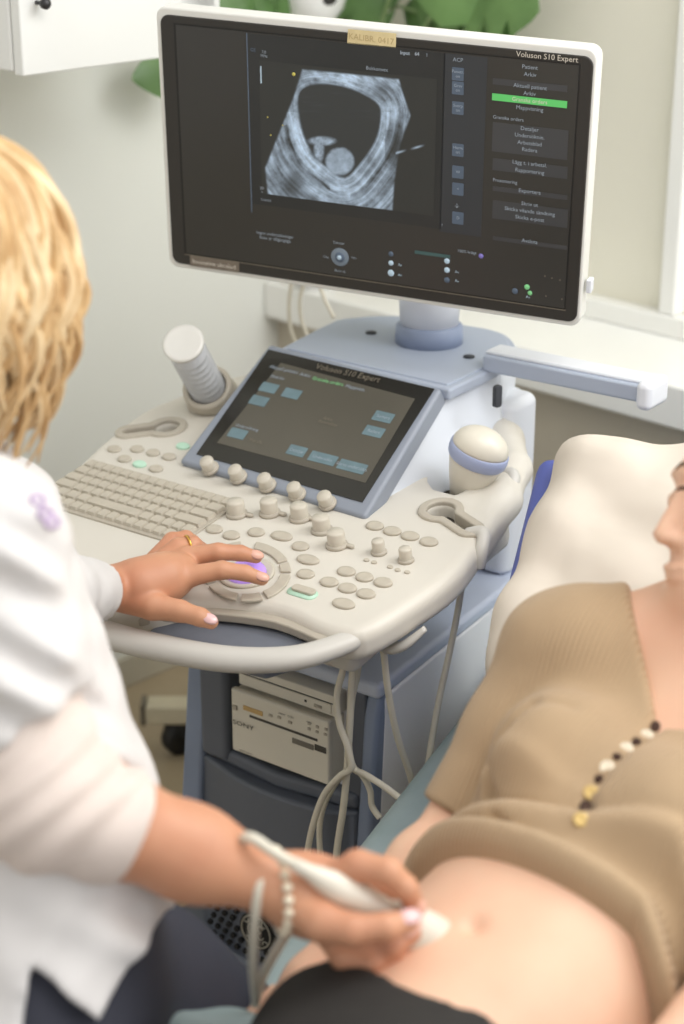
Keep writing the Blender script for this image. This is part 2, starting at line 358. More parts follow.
for x, y, s, t, mm in [(425, 84, .0105, 'Voluson S10 Expert', m_dim), (263, 75, .0065, 'Aktuell patient', m_tx), (317, 89, .0065, 'Arkiv', m_tx), (375, 105, .0065, 'Granska orders', m_tg), (445, 122, .0065, 'Mappvisn.', m_tx),
                       (247, 95, .0055, 'Bildarkiv', m_tx), (375, 200, .0055, 'Arkiv', m_dim), (375, 211, .0055, 'Patientlista', m_dim), (170, 222, .0055, 'Undersökning', m_tx), (192, 256, .0055, 'Visa alla', m_dim),
                       (296, 281, .0055, 'Detaljer', m_tx), (362, 300, .0055, 'Undersökn.', m_tx), (436, 321, .0055, 'Starta undersökn.', m_tx), (515, 195, .0055, 'Sortera', m_tx), (491, 232, .0055, 'Radera', m_tx)]:
    u, v = tuv(180+x/2.533, 340+y/2.533, .008)
    text('screen_text', t, Matrix.Translation((u, v, .0082)), s*1.25, mm, tp)
for x, y in [(210.8, 469), (239, 477.5), (268, 486), (297.6, 495), (328, 504)]:
    u, v = tuv(x, y, .006); knob(Matrix.Translation((u, v, .006)), .0096, .018, tp)
# console head behind the touch panel (side walls and top plate)
ZP = .147
def tpl(x, y, z=ZP): return onml(x, y, (0, 0, z), (0, 0, 1))
plate = [np.array([.05, .360, 0]), tpl(505, 362), tpl(516, 347), tpl(503, 333), tpl(470, 326), tpl(400, 316), tpl(346, 318), tpl(325, 325), np.array([-.24, .366, 0])]
plate = [tuple(p[:2]) for p in plate]; pc = cr(plate, 5)+[]; cen = np.mean(plate, 0)
bevel(part('top_plate', prism([tuple(p) for p in pc], ZP-.016, ZP), m_blue), .004, 3)
inner = [tuple(cen+(np.array(p)-cen)*.93) for p in pc]
bevel(part('plate_inlay', prism(inner, ZP-.004, ZP+.0025), mat('plate_blue_plastic', (172, 181, 198), .45, noise=.03, nscale=5)), .002)
tf = lambda u, v, h=-.018: TO+u*tu+v*tv+h*np.array(tn)
a0, a1 = c4[0], c4[1]; b0, b1 = c4[3], c4[2]
top = [tf(b0[0]+.004, b0[1]-.002), tf(b1[0]-.004, b1[1]-.002)]
P = [tf(a0[0]+.008, a0[1]+.01, -.012), tf(a1[0]-.008, a1[1]+.01, -.012), np.array((.105, .40, .03)), np.array((.03, .56, .03)), np.array((-.24, .56, .03)), np.array((-.26, .4, .03)),
     top[0], top[1], np.array((plate[1][0]-.004, plate[1][1], ZP-.012)), np.array((.0, plate[4][1]-.01, ZP-.012)), np.array((plate[6][0]+.01, plate[6][1]-.01, ZP-.012)), np.array((plate[8][0]+.006, plate[8][1]+.01, ZP-.012))]
hd = mesh('head', P, [(5, 4, 3, 2, 1, 0), (6, 7, 8, 9, 10, 11), (0, 1, 7, 6), (1, 2, 8, 7), (2, 3, 9, 8), (3, 4, 10, 9), (4, 5, 11, 10), (5, 0, 6, 11)])
bevel(part('console_head', hd, mat('pale_blue_plastic', (212, 217, 226), .42, noise=.02, nscale=5)), .004)
q = onml(497, 396, (.098, .4, .1), (1, -.12, 0)); bevel(part('side_socket', prism(rrect(0, 0, .012, .03, .004), -.003, .004), m_gap, M=MZ @ frameM(q, (.2, .98, 0), (0, 0, 1), (.98, -.2, 0))), .001)
for x, y in [(371, 333), (469, 357)]:
    p = tpl(x, y, ZP+.003); part('plate_socket', lathe([(.008, 0), (.008, .0015), (.0001, .0015)], 20), m_gap, M=MZ @ Matrix.Translation(tuple(p)))
# monitor post
pn = tpl(429, 343); part('post_collar', lathe([(.048, 0), (.047, .026), (.043, .03), (.0001, .03)], 40), mat('collar_blue_plastic', (140, 152, 178), .42, noise=.03, nscale=5), M=MZ @ Matrix.Translation((pn[0], pn[1], ZP)))
part('monitor_post', lathe([(.041, 0), (.044, .05), (.045, .12), (.044, .16), (.0001, .16)], 40), m_white, M=MZ @ Matrix.Translation((pn[0], pn[1], ZP+.03)))
# cable arm at the right of the head
r0, r1 = onml(520, 366, (0, .47, 0), (0, 1, 0)), onml(648, 391, (0, .47, 0), (0, 1, 0))
r0[0] -= .05; ln = r1[0]-r0[0]
arm = bevel(part('side_rail', hexa([(r0[0], .455, r0[2]-.013), (r1[0], .455, r1[2]-.013), (r1[0], .49, r1[2]-.013), (r0[0], .49, r0[2]-.013),
                                    (r0[0], .455, r0[2]+.010), (r1[0], .455, r1[2]+.010), (r1[0], .49, r1[2]+.010), (r0[0], .49, r0[2]+.010)]), m_blue), .004)
bevel(link('rail_top', hexa([(r0[0], .462, r0[2]+.009), (r1[0], .462, r1[2]+.009), (r1[0], .50, r1[2]+.009), (r0[0], .50, r0[2]+.009),
                              (r0[0], .462, r0[2]+.015), (r1[0], .462, r1[2]+.015), (r1[0], .50, r1[2]+.015), (r0[0], .50, r0[2]+.015)]), m_white, arm, Matrix.Identity(4)), .004)
bevel(link('rail_end_cap', box(r1[0]-.006, r1[0]+.016, .444, .50, r1[2]-.02, r1[2]+.018), m_white, arm, Matrix.Identity(4)), .009, 4)
# column and tower
SZ = -.155
bevel(part('lift_column', prism(rrect(-.07, .53, .24, .10, .03), SZ, .09), m_white), .01)
bevel(part('column_cover', prism(rrect(.036, .51, .085, .08, .018), SZ, .10), m_white), .014, 4)
tower = []
bevel(part('tower_shelf', prism([(.122, .102), (.072, .70), (-.24, .70), (-.24, .10)], SZ-.022, SZ), mat('shelf_blue_plastic', (196, 205, 224), .4, noise=.03, nscale=5)), .008, 3)
def yb(z): return .105+(SZ-z)*.02     # front face of the tower
FZ = -O[2]
bevel(part('tower_side_panel', hexa([(.05, .112, FZ+.12), (.110, .112, FZ+.12), (.068, .69, FZ+.12), (-.2, .69, FZ+.12), (.05, .114, SZ-.02), (.122, .114, SZ-.02), (.066, .69, SZ-.02), (-.2, .69, SZ-.02)]), mat('tower_white_plastic', (243, 244, 248), .4, noise=.02, nscale=4)), .006)
bevel(part('tower_side_panel', hexa([(-.235, .15, FZ+.12), (-.1, .15, FZ+.12), (-.1, .69, FZ+.12), (-.235, .69, FZ+.12), (-.23, .15, SZ-.02), (-.1, .15, SZ-.02), (-.1, .69, SZ-.02), (-.23, .69, SZ-.02)]), m_mdblue), .006)
# front frame uprights (rounded upper corners) and panels
def upright(x0, x1, lean):
    P = []
    for z, dx, fy in ((FZ+.1, lean, -.02), (SZ-.30, lean*.8, -.01), (SZ-.05, 0, 0), (SZ-.003, 0, .012)):
        P.append((z, dx, fy))
    v = []; f = []
    for z, dx, fy in P:
        v += [(x0+dx, .10+fy, z), (x1+dx, .10+fy, z), (x1+dx, .128, z), (x0+dx, .128, z)]
    for i in range(3):
        for j in range(4): f.append((4*i+j, 4*i+(j+1) % 4, 4*i+4+(j+1) % 4, 4*i+4+j))
    f += [(3, 2, 1, 0), (12, 13, 14, 15)]; return bevel(part('front_upright', mesh('u', v, f), m_mdblue), .007, 3)
upright(.098, .120, -.010); upright(-.19, -.155, -.02)
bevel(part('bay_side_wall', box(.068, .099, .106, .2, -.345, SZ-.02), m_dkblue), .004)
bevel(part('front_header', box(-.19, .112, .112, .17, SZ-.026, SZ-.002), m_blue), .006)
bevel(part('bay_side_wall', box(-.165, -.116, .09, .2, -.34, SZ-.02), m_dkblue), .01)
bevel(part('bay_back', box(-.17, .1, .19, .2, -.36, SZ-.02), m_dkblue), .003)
# curved lower drawer front
dr = [(-.182, .105), (-.1, .078), (-.03, .07), (.05, .078), (.092, .10), (.092, .16), (-.182, .16)]
dc = [tuple(p) for p in cr(dr[:5], 5)]+dr[5:]
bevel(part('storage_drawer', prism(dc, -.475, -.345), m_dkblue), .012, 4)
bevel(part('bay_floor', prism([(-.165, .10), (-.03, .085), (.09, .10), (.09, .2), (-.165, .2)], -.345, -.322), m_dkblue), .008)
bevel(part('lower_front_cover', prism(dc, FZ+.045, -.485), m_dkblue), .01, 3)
# grille holes and round emblem on the lower cover
gq = onml(257, 931, (0, .068, 0), (0, 1, 0)); m_hole = mat('grille_hole', (14, 14, 15), .8, noise=.1); m_logo = mat('logo_light', (150, 146, 134), .5, noise=.05)
for i in range(-6, 7):
    for j in range(-6, 9):
        u = gq[0]+i*.0155+(.0078 if j % 2 else 0); zz = gq[2]+j*.0145
        if math.hypot(u-gq[0], zz-gq[2]) < .031 or u < -.17 or u > .075 or zz < FZ+.06 or zz > -.495: continue
        fy = .07+.012*((u+.03)/.12)**2
        me = lathe([(.0045, 0), (.0045, .004), (.0001, .004)], 6); part('grille_hole', me, m_hole, M=MZ @ frameM((u, fy+.0005, zz), (1, 0, 0), (0, 0, 1), (0, -1, 0)))
lg = part('round_emblem', lathe([(.029, 0), (.029, .003), (.026, .0035), (.0001, .0035)], 40), m_hole, M=MZ @ frameM((gq[0], .0695, gq[2]), (1, 0, 0), (0, 0, 1), (0, -1, 0)))
def swirl(pts, r=.0011): return tube([(x*.001, y*.001, .0042) for x, y in pts], r, n=6, k=5)
gl = [tube([(.0245*math.cos(t), .0245*math.sin(t), .004) for t in np.linspace(0, 2*math.pi, 24, endpoint=False)], .0014, n=6, k=2, closed=True)]
gl.append(swirl([(-2, 3), (-4, 9), (-10, 9), (-13, 2), (-10, -6), (-5, -8), (-2, -3), (-3, 1), (-7, 0)]))
gl.append(swirl([(-2, -9), (-1, -13), (-7, -15), (-12, -11)]))
gl.append(swirl([(12, 7), (9, 11), (4, 10), (2, 5), (4, 1), (8, 1), (5, -1), (2, -5), (5, -10), (10, -9), (13, -5)]))
for k in range(4):
    a = math.pi/4+k*math.pi/2; c, s = math.cos(a), math.sin(a)
    gl.append(swirl([(c*22-s*6, s*22+c*6), (c*18-s*4, s*18+c*4), (c*17+s*1, s*17-c*1), (c*20+s*3, s*20-c*3)]))
link('emblem_monogram', join(gl), m_logo, lg, Matrix.Identity(4))
# foot of the machine
bevel(part('machine_base', prism([(-.23, .06), (.12, .06), (.12, .74), (-.23, .74)], FZ+.022, FZ+.055), m_dkblue), .01)
for x in (-.2, .09):
    for y in (.1, .7): part('castor', lathe([(.012, -.010), (.018, -.008), (.018, .008), (.012, .010)], 24), m_hole, M=MZ @ frameM((x, y, FZ+.018), (0, 1, 0), (0, 0, 1), (1, 0, 0)))
# hook under the right front corner
hk = dk(395, 640, -.06)
part('cable_hook', tube([(hk[0]-.02, hk[1]+.01, -.055), (hk[0], hk[1]-.012, -.062), (hk[0]+.025, hk[1]-.015, -.05), (hk[0]+.045, hk[1]+.0, -.03)], [.012, .012, .009, .005], n=12, flat=.6), m_greyp, M=DECKM)

# ---------------------------------------------------------------- monitor
MC = [(157, 9), (594, 52), (584, 326), (177, 265)]
r4 = [ray(*p) for p in MC]; A = np.array([r4[1], -r4[2], r4[3]]).T; dd = np.linalg.solve(A, r4[0]); dd = np.array([1, *dd])
P4 = [r*d for r, d in zip(r4, dd)]; sc = .575/np.linalg.norm(P4[1]-P4[0]); P4 = [CAM+p*sc for p in P4]
mu_ = unit(P4[2]-P4[3]+P4[1]-P4[0]); mn = unit(np.cross(mu_, P4[0]-P4[3])); mv_ = np.cross(mn, mu_); mc = sum(P4)/4
MM = Winv @ frameM(mc, mu_, mv_, mn); SH = -.004
MW = .582; MH = (np.linalg.norm(P4[0]-P4[3])+np.linalg.norm(P4[1]-P4[2]))/2*1.02
def muv(x, y, h=0): p = hit(x, y, mc+mn*h, mn)-mc; return np.array([p @ mu_, p @ mv_])
def mon_body():
    o1 = rrect(SH, 0, MW, MH, .014, 6); o2 = rrect(SH, 0, MW-.05, MH-.05, .014, 6); n = len(o1)
    v = [(x, y, .0) for x, y in o1]+[(x, y, -.028) for x, y in o1]+[(x, y, -.045) for x, y in o2]
    f = [list(range(n))]+[(i, n+i, n+(i+1) % n, (i+1) % n) for i in range(n)]+[(n+i, 2*n+i, 2*n+(i+1) % n, n+(i+1) % n) for i in range(n)]+[[2*n+i for i in range(n)][::-1]]
    return mesh('m', v, f)
mo = part('monitor', mon_body(), mat('monitor_white_plastic', (228, 227, 222), .35, noise=.02, nscale=4), M=MM); bevel(mo, .003)
i1 = [muv(159, 14), muv(593, 56), muv(583, 323), muv(179, 263)]
ic = (np.array(i1[0])+i1[2])/2; iw = (i1[1][0]-i1[0][0]+i1[2][0]-i1[3][0])/2; ih = (i1[0][1]-i1[3][1]+i1[1][1]-i1[2][1])/2
I4 = Matrix.Identity(4)
bevel(link('bezel', prism(rrect(ic[0]-.003, ic[1], iw, ih, .012, 6), -.002, .0025), m_bezel, mo, I4), .0015)
s4 = [muv(174, 26), muv(572, 62), muv(572, 308), muv(190, 253)]
m_scr = mat('monitor_screen_dark', (50, 48, 43), .3, noise=.12, nscale=2, rgb2=(54, 53, 51))
sx0, sx1 = (s4[0][0]+s4[3][0])/2, (s4[1][0]+s4[2][0])/2; sy1, sy0 = (s4[0][1]+s4[1][1])/2, (s4[2][1]+s4[3][1])/2
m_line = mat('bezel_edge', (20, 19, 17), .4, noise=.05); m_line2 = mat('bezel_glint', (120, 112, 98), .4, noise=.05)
link('screen_edge', box(sx0-.003, sx1+.002, sy0-.002, sy1+.002, .0025, .0028), m_line, mo, I4, smooth=False)
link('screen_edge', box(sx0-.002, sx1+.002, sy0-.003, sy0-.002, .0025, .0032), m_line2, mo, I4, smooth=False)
link('screen', box(sx0, sx1, sy0, sy1, .0028, .0031), m_scr, mo, I4, smooth=False)
def patch(name, x0, y0, x1, y1, m, h=.0034, slack=.0):   # rectangle on the screen given by two corners
    a = muv(x0, y0, .003); b = muv(x1, y1, .003); return link(name, box(a[0], b[0], min(a[1], b[1]), max(a[1], b[1]), h-.0003, h), m, mo, I4, smooth=False)
m_win = mat('image_window', (38, 40, 40), .35, noise=.12, nscale=4, rgb2=(46, 47, 47)); m_panel = mat('menu_panel', (66, 67, 69), .35, noise=.06, nscale=6); m_ln = mat('window_line', (92, 106, 124), .4, emit=.1, noise=.02)
patch('image_window', 247, 33, 441, 229, m_win)
a = muv(247, 33, .003); b = muv(257, 213, .003); link('window_border', box(a[0]-.0008, a[0]+.0004, b[1], a[1], .0034, .0037), m_ln, mo, I4, smooth=False)
patch('tool_strip', 444, 53, 481, 237, mat('tool_strip_panel', (54, 57, 61), .35, noise=.06, nscale=6))
for y0, y1 in [(58, 92), (95, 114), (117, 162), (176, 182), (188, 212), (216, 237)]: pass
patch('menu_panel', 493, 78, 567, 92, m_panel); patch('menu_panel', 493, 122, 567, 160, m_panel); patch('menu_panel', 493, 158, 567, 179, m_panel)
patch('menu_panel', 493, 186, 567, 200, m_panel); patch('menu_panel', 493, 200, 567, 228, m_panel); patch('menu_panel', 493, 236, 567, 250, m_panel)
a = muv(529.5, 100.5, .003); link('highlight_bar', box(a[0]-.047, a[0]+.047, a[1]-.0043, a[1]+.0043, .0037, .0040), mat('highlight_green', (86, 178, 96), .5, emit=.35, noise=.03), mo, I4, smooth=False)
def mtext(x, y, s, size, m=m_tx, align='CENTER', bold=0):
    u, v = muv(x, y, .004); return text('screen_text', s, Matrix.Translation((u, v, .0042)), size, m, mo, align, bold=bold)
def z4(x, y): return 470+x/3.94, 50+y/3.94
for x, y, s in [(236, 68, 'Patient'), (237, 97, 'Arkiv'), (237, 145, 'Aktuell patient'), (235, 172, 'Arkiv'), (235, 200, 'Granska orders'), (235, 231, 'Mappvisning'), (235, 312, 'Detaljer'), (235, 340, 'Undersöknin.'),
                (235, 368, 'Arbetsblad'), (235, 394, 'Radera'), (235, 448, 'Lägg t. i arbetsl.'), (235, 478, 'Rapportering'), (235, 558, 'Exportera'), (235, 608, 'Skriv ut'), (235, 636, 'Skicka vilande sändning'), (235, 664, 'Skicka e-post'), (235, 754, 'Avsluta')]:
    mtext(*z4(x, y), s, .007, m_txw if y == 200 else m_tx)
mtext(*z4(90, 263), 'Granska orders', .0062, align='LEFT'); mtext(*z4(90, 511), 'Presentering', .0062, align='LEFT')
mtext(547, 57, 'Voluson S10 Expert', .0095, m_txw)
m_ic = mat('screen_icon_blue', (84, 98, 116), .5, emit=.08, noise=.05); m_ib = mat('screen_icon_bright', (170, 190, 205), .5, emit=.3, noise=.05)
for y, t in [(74, 'Penetr.\non'), (88, 'Grav\non'), (108, 'Sverp\non'), (150, 'Harm\non'), (172, 'W'), (189, '+'), (218, 'D')]:
    u, v = muv(458, y, .003); link('tool_icon', prism(rrect(u, v, .015, .016, .001), .0034, .0038), m_ic, mo, I4, smooth=False); mtext(458, y, t, .0055)
mtext(458, 60, 'ACP', .007); mtext(377, 69, 'Bukkonvex', .0065); mtext(405, 53, 'Input', .006, bold=.0002); mtext(417, 54, '64', .006, bold=.0002); mtext(427, 55, '1', .006)
mtext(253, 50, 'GE', .006, m_ln); mtext(264, 54, '7,0\nMHz', .005); mtext(262, 190, '2D\n+', .005); mtext(266, 200, 'Cranial', .005); mtext(457, 206, '↓', .008); mtext(442, 225, '?', .005)
mtext(275, 237, 'Ingen undersökningar\nfinns är tillgängliga', .0062); mtext(339, 243, 'Enheter', .005); mtext(340, 271, 'Skriv ut', .005); mtext(326, 257, 'Öka', .0045); mtext(354, 258, 'Min', .0045)
mtext(467, 252, '100% ledigt', .0055)
u, v = muv(340, 257, .003)
tb = link('trackball_icon', lathe([(.0125, 0), (.0125, .0006), (.0115, .001), (.0001, .0012)], 32), mat('icon_ball_grey', (112, 124, 136), .4, emit=.12, noise=.03), mo, Matrix.Translation((u, v, .0031)))
link('trackball_icon_core', lathe([(.007, 0), (.006, .0008), (.0001, .001)], 24), m_ic, mo, Matrix.Translation((u, v, .0043)))
link('trackball_icon_core', lathe([(.003, 0), (.003, .0006), (.0001, .0008)], 24), m_ib, mo, Matrix.Translation((u, v, .0052)))
for x, y, r, mm in [(391, 254, .0035, m_ic), (391, 263, .0035, m_ib), (391, 273, .0045, m_ib), (447, 261, .0038, m_ib), (447, 270, .0038, m_ib), (447, 280, .0038, m_ic), (481, 256, .0032, mat('icon_violet', (120, 110, 180), .5, emit=.2, noise=.03)),
                    (515, 291, .004, m_ic), (527, 287, .0036, m_tg), (530, 293, .003, m_tg)]:
    u, v = muv(x, y, .003); link('status_icon', lathe([(r, 0), (r*.9, .0006), (.0001, .0008)], 20), mm, mo, Matrix.Translation((u, v, .0032)))
for x, y in [(400, 265), (400, 275), (457, 272), (457, 281), (528, 297)]: mtext(x, y, 'Av', .005, m_ib)
a = muv(415, 249, .003); link('storage_bar', box(a[0], a[0]+.048, a[1]-.006, a[1]-.0015, .0034, .0038), mat('teal_bar', (64, 92, 92), .5, emit=.05, noise=.03), mo, I4, smooth=False)
for x, y in [(545, 276), (552, 278), (560, 280), (546, 296), (562, 299)]: mtext(x, y, '▪', .006, m_dim)
# masking tape and sticker
tq = [muv(349, 28.5), muv(397, 33), muv(396.5, 48), muv(348, 43.5)]
tpz = link('tape_label', prism([tuple(q) for q in tq][::-1], .0026, .0031), mat('masking_tape', (226, 208, 160), .75, noise=.06, nscale=60), mo, I4, smooth=False); tpz['label'] = 'strip of cream masking tape with faint handwriting'
mt = mat('faint_pencil', (188, 166, 120), .8, noise=.02); u, v = muv(372, 38.5); text('tape_writing', 'KALIBR. 0417', Matrix.Translation((u, v, .0033)) @ Matrix.Rotation(-.03, 4, 'Z'), .0105, mt, mo)
sq = [muv(191, 254.5), muv(240, 261.5), muv(240, 272), muv(191, 265)]
stk = link('sticker', prism([tuple(q) for q in sq][::-1], .0026, .0031), mat('grey_sticker', (118, 108, 96), .6, noise=.05, nscale=60), mo, I4, smooth=False); stk['label'] = 'small grey-brown sticker with pale lettering'
u, v = muv(215, 263.5); text('sticker_writing', 'Innovative ultraljud', Matrix.Translation((u, v, .0033)), .0085, m_txw, mo)
# monitor edge button and rear yoke
u, v = muv(602, 290); bevel(link('power_button', box(MW/2-.001, MW/2+.006, v-.010, v+.008, -.02, -.006), m_white, mo, I4), .002)
bevel(link('rear_bracket', box(-.03, .10, -.08, .08, -.11, -.04), m_white, mo, I4), .01)
# ultrasound picture: a fine grid coloured per vertex
def fbm(x, y, s, oct=4, seed=0):
    r = np.random.default_rng(seed); out = 0; amp = 1
    for o in range(oct):
        n = 64; g = r.random((n, n)); xx = (x/s) % (n-1); yy = (y/s) % (n-1); i = xx.astype(int); j = yy.astype(int); fx = xx-i; fy = yy-j; fx = fx*fx*(3-2*fx); fy = fy*fy*(3-2*fy)
        v = g[i, j]*(1-fx)*(1-fy)+g[i+1, j]*fx*(1-fy)+g[i, j+1]*(1-fx)*fy+g[i+1, j+1]*fx*fy
        out = out+amp*v; amp *= .55; s = s/2
    return out/1.9
def us_color(x, y):
    c = lambda p: [(240+a/2.85, 40+b/2.85) for a, b in p]
    fan = poly2(x, y, c([(178, 84), (270, 92), (452, 112), (470, 170), (486, 215), (456, 300), (440, 400), (434, 485), (330, 476), (200, 458), (80, 442), (72, 365), (110, 270), (150, 170)]))
    cav = poly2(x, y, [tuple(p) for p in cr(c([(165, 160), (200, 128), (270, 128), (340, 148), (395, 185), (400, 235), (385, 290), (345, 350), (300, 392), (250, 365), (205, 320), (175, 250)]), 4, True)])
    fet = np.hypot((x-340)/14, (y-161.5)/13.5)-1+.12*(fbm(x+50, y, 5, 2, 3)-.5)
    limb = np.minimum(np.hypot((x-322)/13, (y-141)/4.5)-1, np.hypot((x-319)/5, (y-150)/12)-1)
    n1 = fbm(x, y, 9, 4, 1); n2 = fbm(x*.6+y*.8, (y*.6-x*.8)*3, 14, 4, 5); n3 = rng.random(x.shape)
    wx = x+6*(fbm(x+9, y+3, 16, 2, 21)-.5); ring = fbm(cav*3.2+wx*.12, wx*.35+y*.2, 7, 4, 31)
    v = .02+.45*n1**1.4+.62*ring**1.7+.22*(n2-.35)+.08*(n3-.5)
    band = np.exp(-((cav-7)/6)**2)*(y > 112); v = v+.22*band*(n1+.2)-.28*np.exp(-((cav-15)/2.2)**2)*(y > 125)*(x < 330)-.2*np.exp(-((cav-19)/2)**2)*(x > 350)
    v = v+.25*np.exp(-((y-76-.06*(x-300))/7)**2)*n2
    dk_ = np.exp(-(((x-293)/13)**2+((y-185)/16)**2))+1.1*np.exp(-(((x-400)/16)**2+((y-148)/20)**2))*(x > 385)+.8*np.exp(-(((x-384)/9)**2+((y-90)/7)**2))
    v = v*(1-.75*np.clip(dk_, 0, 1))
    inside = np.clip(.5-cav/2.5, 0, 1); hz_ = .035+.14*np.clip(fbm(x*.25, y*2, 6, 3, 8)-.55, 0, 1)*np.exp(-((y-105)/12)**2)
    v = v*(1-inside)+hz_*inside
    f = np.clip(.5-fet*5, 0, 1); v = v*(1-f)+(.38+.35*fbm(x, y, 5, 3, 11))*f
    l = np.clip(.5-limb*2, 0, 1)*inside; v = v*(1-l)+(.25+.55*fbm(x, y, 3, 3, 13))*l
    g = np.clip(.5-fan/2.2, 0, 1); v = v*g
    st = np.exp(-((y-(152-.28*(x-400)))/1.2)**2)*((x > 396) & (x < 426))*(np.sin(x*.35)*.5+.5)*.6; v = v+st
    v = np.clip(v, 0, 1); base = np.array(lin((42, 43, 41))[:3]); hi = np.array(lin((190, 212, 236))[:3])
    w = (v**1.35)[..., None]; return base*(1-w)+hi*w
nx, ny = 230, 190; a = muv(259, 60, .003); b = muv(434, 216, .003)
us = np.linspace(a[0], b[0], nx); vs = np.linspace(b[1], a[1], ny); UU, VV = np.meshgrid(us, vs, indexing='ij')
wp = mc+UU[..., None]*mu_+VV[..., None]*mv_+.0036*mn-CAM; dep = wp @ FW; PX = 342+FPX*(wp @ RX)/dep; PY = 512-FPX*(wp @ UP)/dep
idx = np.arange(nx*ny).reshape(nx, ny); F = np.stack([idx[:-1, :-1], idx[1:, :-1], idx[1:, 1:], idx[:-1, 1:]], -1).reshape(-1, 4)
me = mesh('us', np.stack([UU.ravel(), VV.ravel(), np.full(nx*ny, .0037)], 1), F)
ca = me.color_attributes.new('echo', 'FLOAT_COLOR', 'POINT'); rgba = np.ones((nx*ny, 4), np.float32); rgba[:, :3] = us_color(PX, PY).reshape(-1, 3); ca.data.foreach_set('color', rgba.ravel())
mu = bpy.data.materials.new('ultrasound_echo'); mu.use_nodes = True; nt = mu.node_tree; at_ = nt.nodes.new('ShaderNodeAttribute'); at_.attribute_name = 'echo'; bs = nt.nodes['Principled BSDF']
nt.links.new(at_.outputs['Color'], bs.inputs['Base Color']); nt.links.new(at_.outputs['Color'], bs.inputs['Emission Color']); bs.inputs['Emission Strength'].default_value = .35; bs.inputs['Roughness'].default_value = .4
link('ultrasound_image', me, mu, mo, I4, smooth=False)
link('scale_bar', box(*(lambda p: (p[0]-.0008, p[0]+.0008, p[1]-.022, p[1]))(muv(261, 66, .003)), .0037, .004), m_ib, mo, I4, smooth=False)
m_yel = mat('yellow_marker', (190, 180, 90), .5, emit=.2, noise=.03)
for x, y, r in [(294, 74, .0024), (268, 117, .0009), (271, 135, .0009), (283, 125, .0009)]:
    u, v = muv(x, y, .003); link('focus_marker', lathe([(r, 0), (r, .0005), (.0001, .0005)], 10), m_yel, mo, Matrix.Translation((u, v, .0038)))
# ================================================================ ROOM
RT = math.radians(44); RW = np.array([math.cos(RT), -math.sin(RT), 0]); RD = np.array([math.sin(RT), math.cos(RT), 0])
def rm(w, d, z): return w*RW+d*RD+np.array([0, 0, z])
RM = Matrix.Rotation(-RT, 4, 'Z')
m_wallL = mat('painted_wall_pale', (232, 233, 226), .85, noise=.015, nscale=1.5, bump=.05)
m_wallB = mat('painted_wall_cream', (238, 235, 220), .85, noise=.02, nscale=1.5, bump=.05)
m_wallU = mat('lower_wall_grey', (196, 188, 172), .85, noise=.02, nscale=1.5, bump=.05)  # greyer base colour for the back wall below the sill
m_floor = mat('linoleum_floor', (178, 162, 134), .45, noise=.06, nscale=12, rgb2=(168, 152, 125))
m_sill = mat('window_sill_white', (247, 247, 243), .3, noise=.02, nscale=3)
def room(name, me, m, **k):
    o = link(name, me, m, None, RM, smooth=False); o['kind'] = 'structure'; return o
LW = -2.36; BD = 2.27; CH = 2.5
room('floor', box(LW, 1.6, -1.2, BD, -.05, 0), m_floor)
room('wall_left', box(LW-.1, LW, -1.2, BD+.3, 0, CH), m_wallL)
room('wall_back', box(LW, 1.6, BD, BD+.1, 0, .63), m_wallU)
room('wall_back_upper', box(LW, 1.6, 2.48, 2.58, .60, CH), m_wallB)
bevel(room('window_sill', box(LW+.0, 1.6, 2.235, 2.48, .63, .70), m_sill), .006)
bevel(room('trim_1', box(LW, 1.6, 2.445, 2.48, .70, .735), m_sill), .004)
jb = hit(676, 200, rm(0, 2.46, 0), RD); jw = jb @ RW
bevel(room('window_frame', box(jw-.014, jw+.018, 2.45, 2.49, .735, CH), m_sill), .004)
bevel(room('baseboard_left', box(LW, LW+.012, -1.2, BD, 0, .06), mat('baseboard_paint', (196, 190, 172), .6, noise=.03)), .003)
# wall box lower cladding on the left wall
# wall cabinet, top left
def lw(x, y, off=0): p = hit(x, y, rm(LW+off, 0, 0), RW); return np.array([p @ RD, p[2]])
m_cab = mat('cabinet_white', (232, 233, 231), .45, noise=.02, nscale=3)
p0 = lw(22, 74, .33); p1 = lw(166, 45, .33)
cabw = .33
cb = empty('wall_cabinet', rm(LW+cabw/2, (p0[0]+p1[0])/2, p0[1]), -RT); tag(cb, 'white wall cabinet with a small dark knob above the nurse, upper left', 'cabinet')
def cbx(name, b, m, par=cb, bv=.004):
    o = link(name, box(*b), m, cb, Matrix.Identity(4), smooth=False); cinv = (Matrix.Translation(Vector(tuple(rm(LW+cabw/2, (p0[0]+p1[0])/2, p0[1])))) @ RM).inverted()
    o.matrix_local = cinv @ RM; bevel(o, bv)
    if par is not cb: o.parent = par; o.matrix_local = Matrix.Identity(4)
    return o
z0 = p0[1]; ya = p0[0]; yb_ = p1[0]+.03
cbx('carcass', (LW, LW+cabw-.022, ya, yb_, z0, z0+.7), m_cab)
dr_ = cbx('cabinet_door', (LW+cabw-.02, LW+cabw, ya+.002, ya+.36, z0-.004, z0+.7), m_cab, bv=.003)
cbx('cabinet_door', (LW+cabw-.02, LW+cabw, ya+.364, yb_, z0-.004, z0+.7), m_cab, bv=.003)
k = lw(41, 3, .34); o = link('knob', lathe([(.003, 0), (.003, .012), (.0075, .016), (.008, .022), (.005, .026), (.0001, .027)], 20), mat('dark_metal', (62, 62, 64), .35, metal=.6, noise=.03), dr_, frameM(rm(LW+cabw, k[0], k[1]), RD, (0, 0, 1), RW) if False else Matrix.Identity(4))
o.matrix_local = frameM((LW+cabw, k[0], k[1]), (0, 1, 0), (0, 0, 1), (1, 0, 0))
# low white cabinet side / panel seen under the console at left
pa, pb = lw(128, 690, .02), lw(188, 662, .02)
z1 = (pa[1]+pb[1])/2
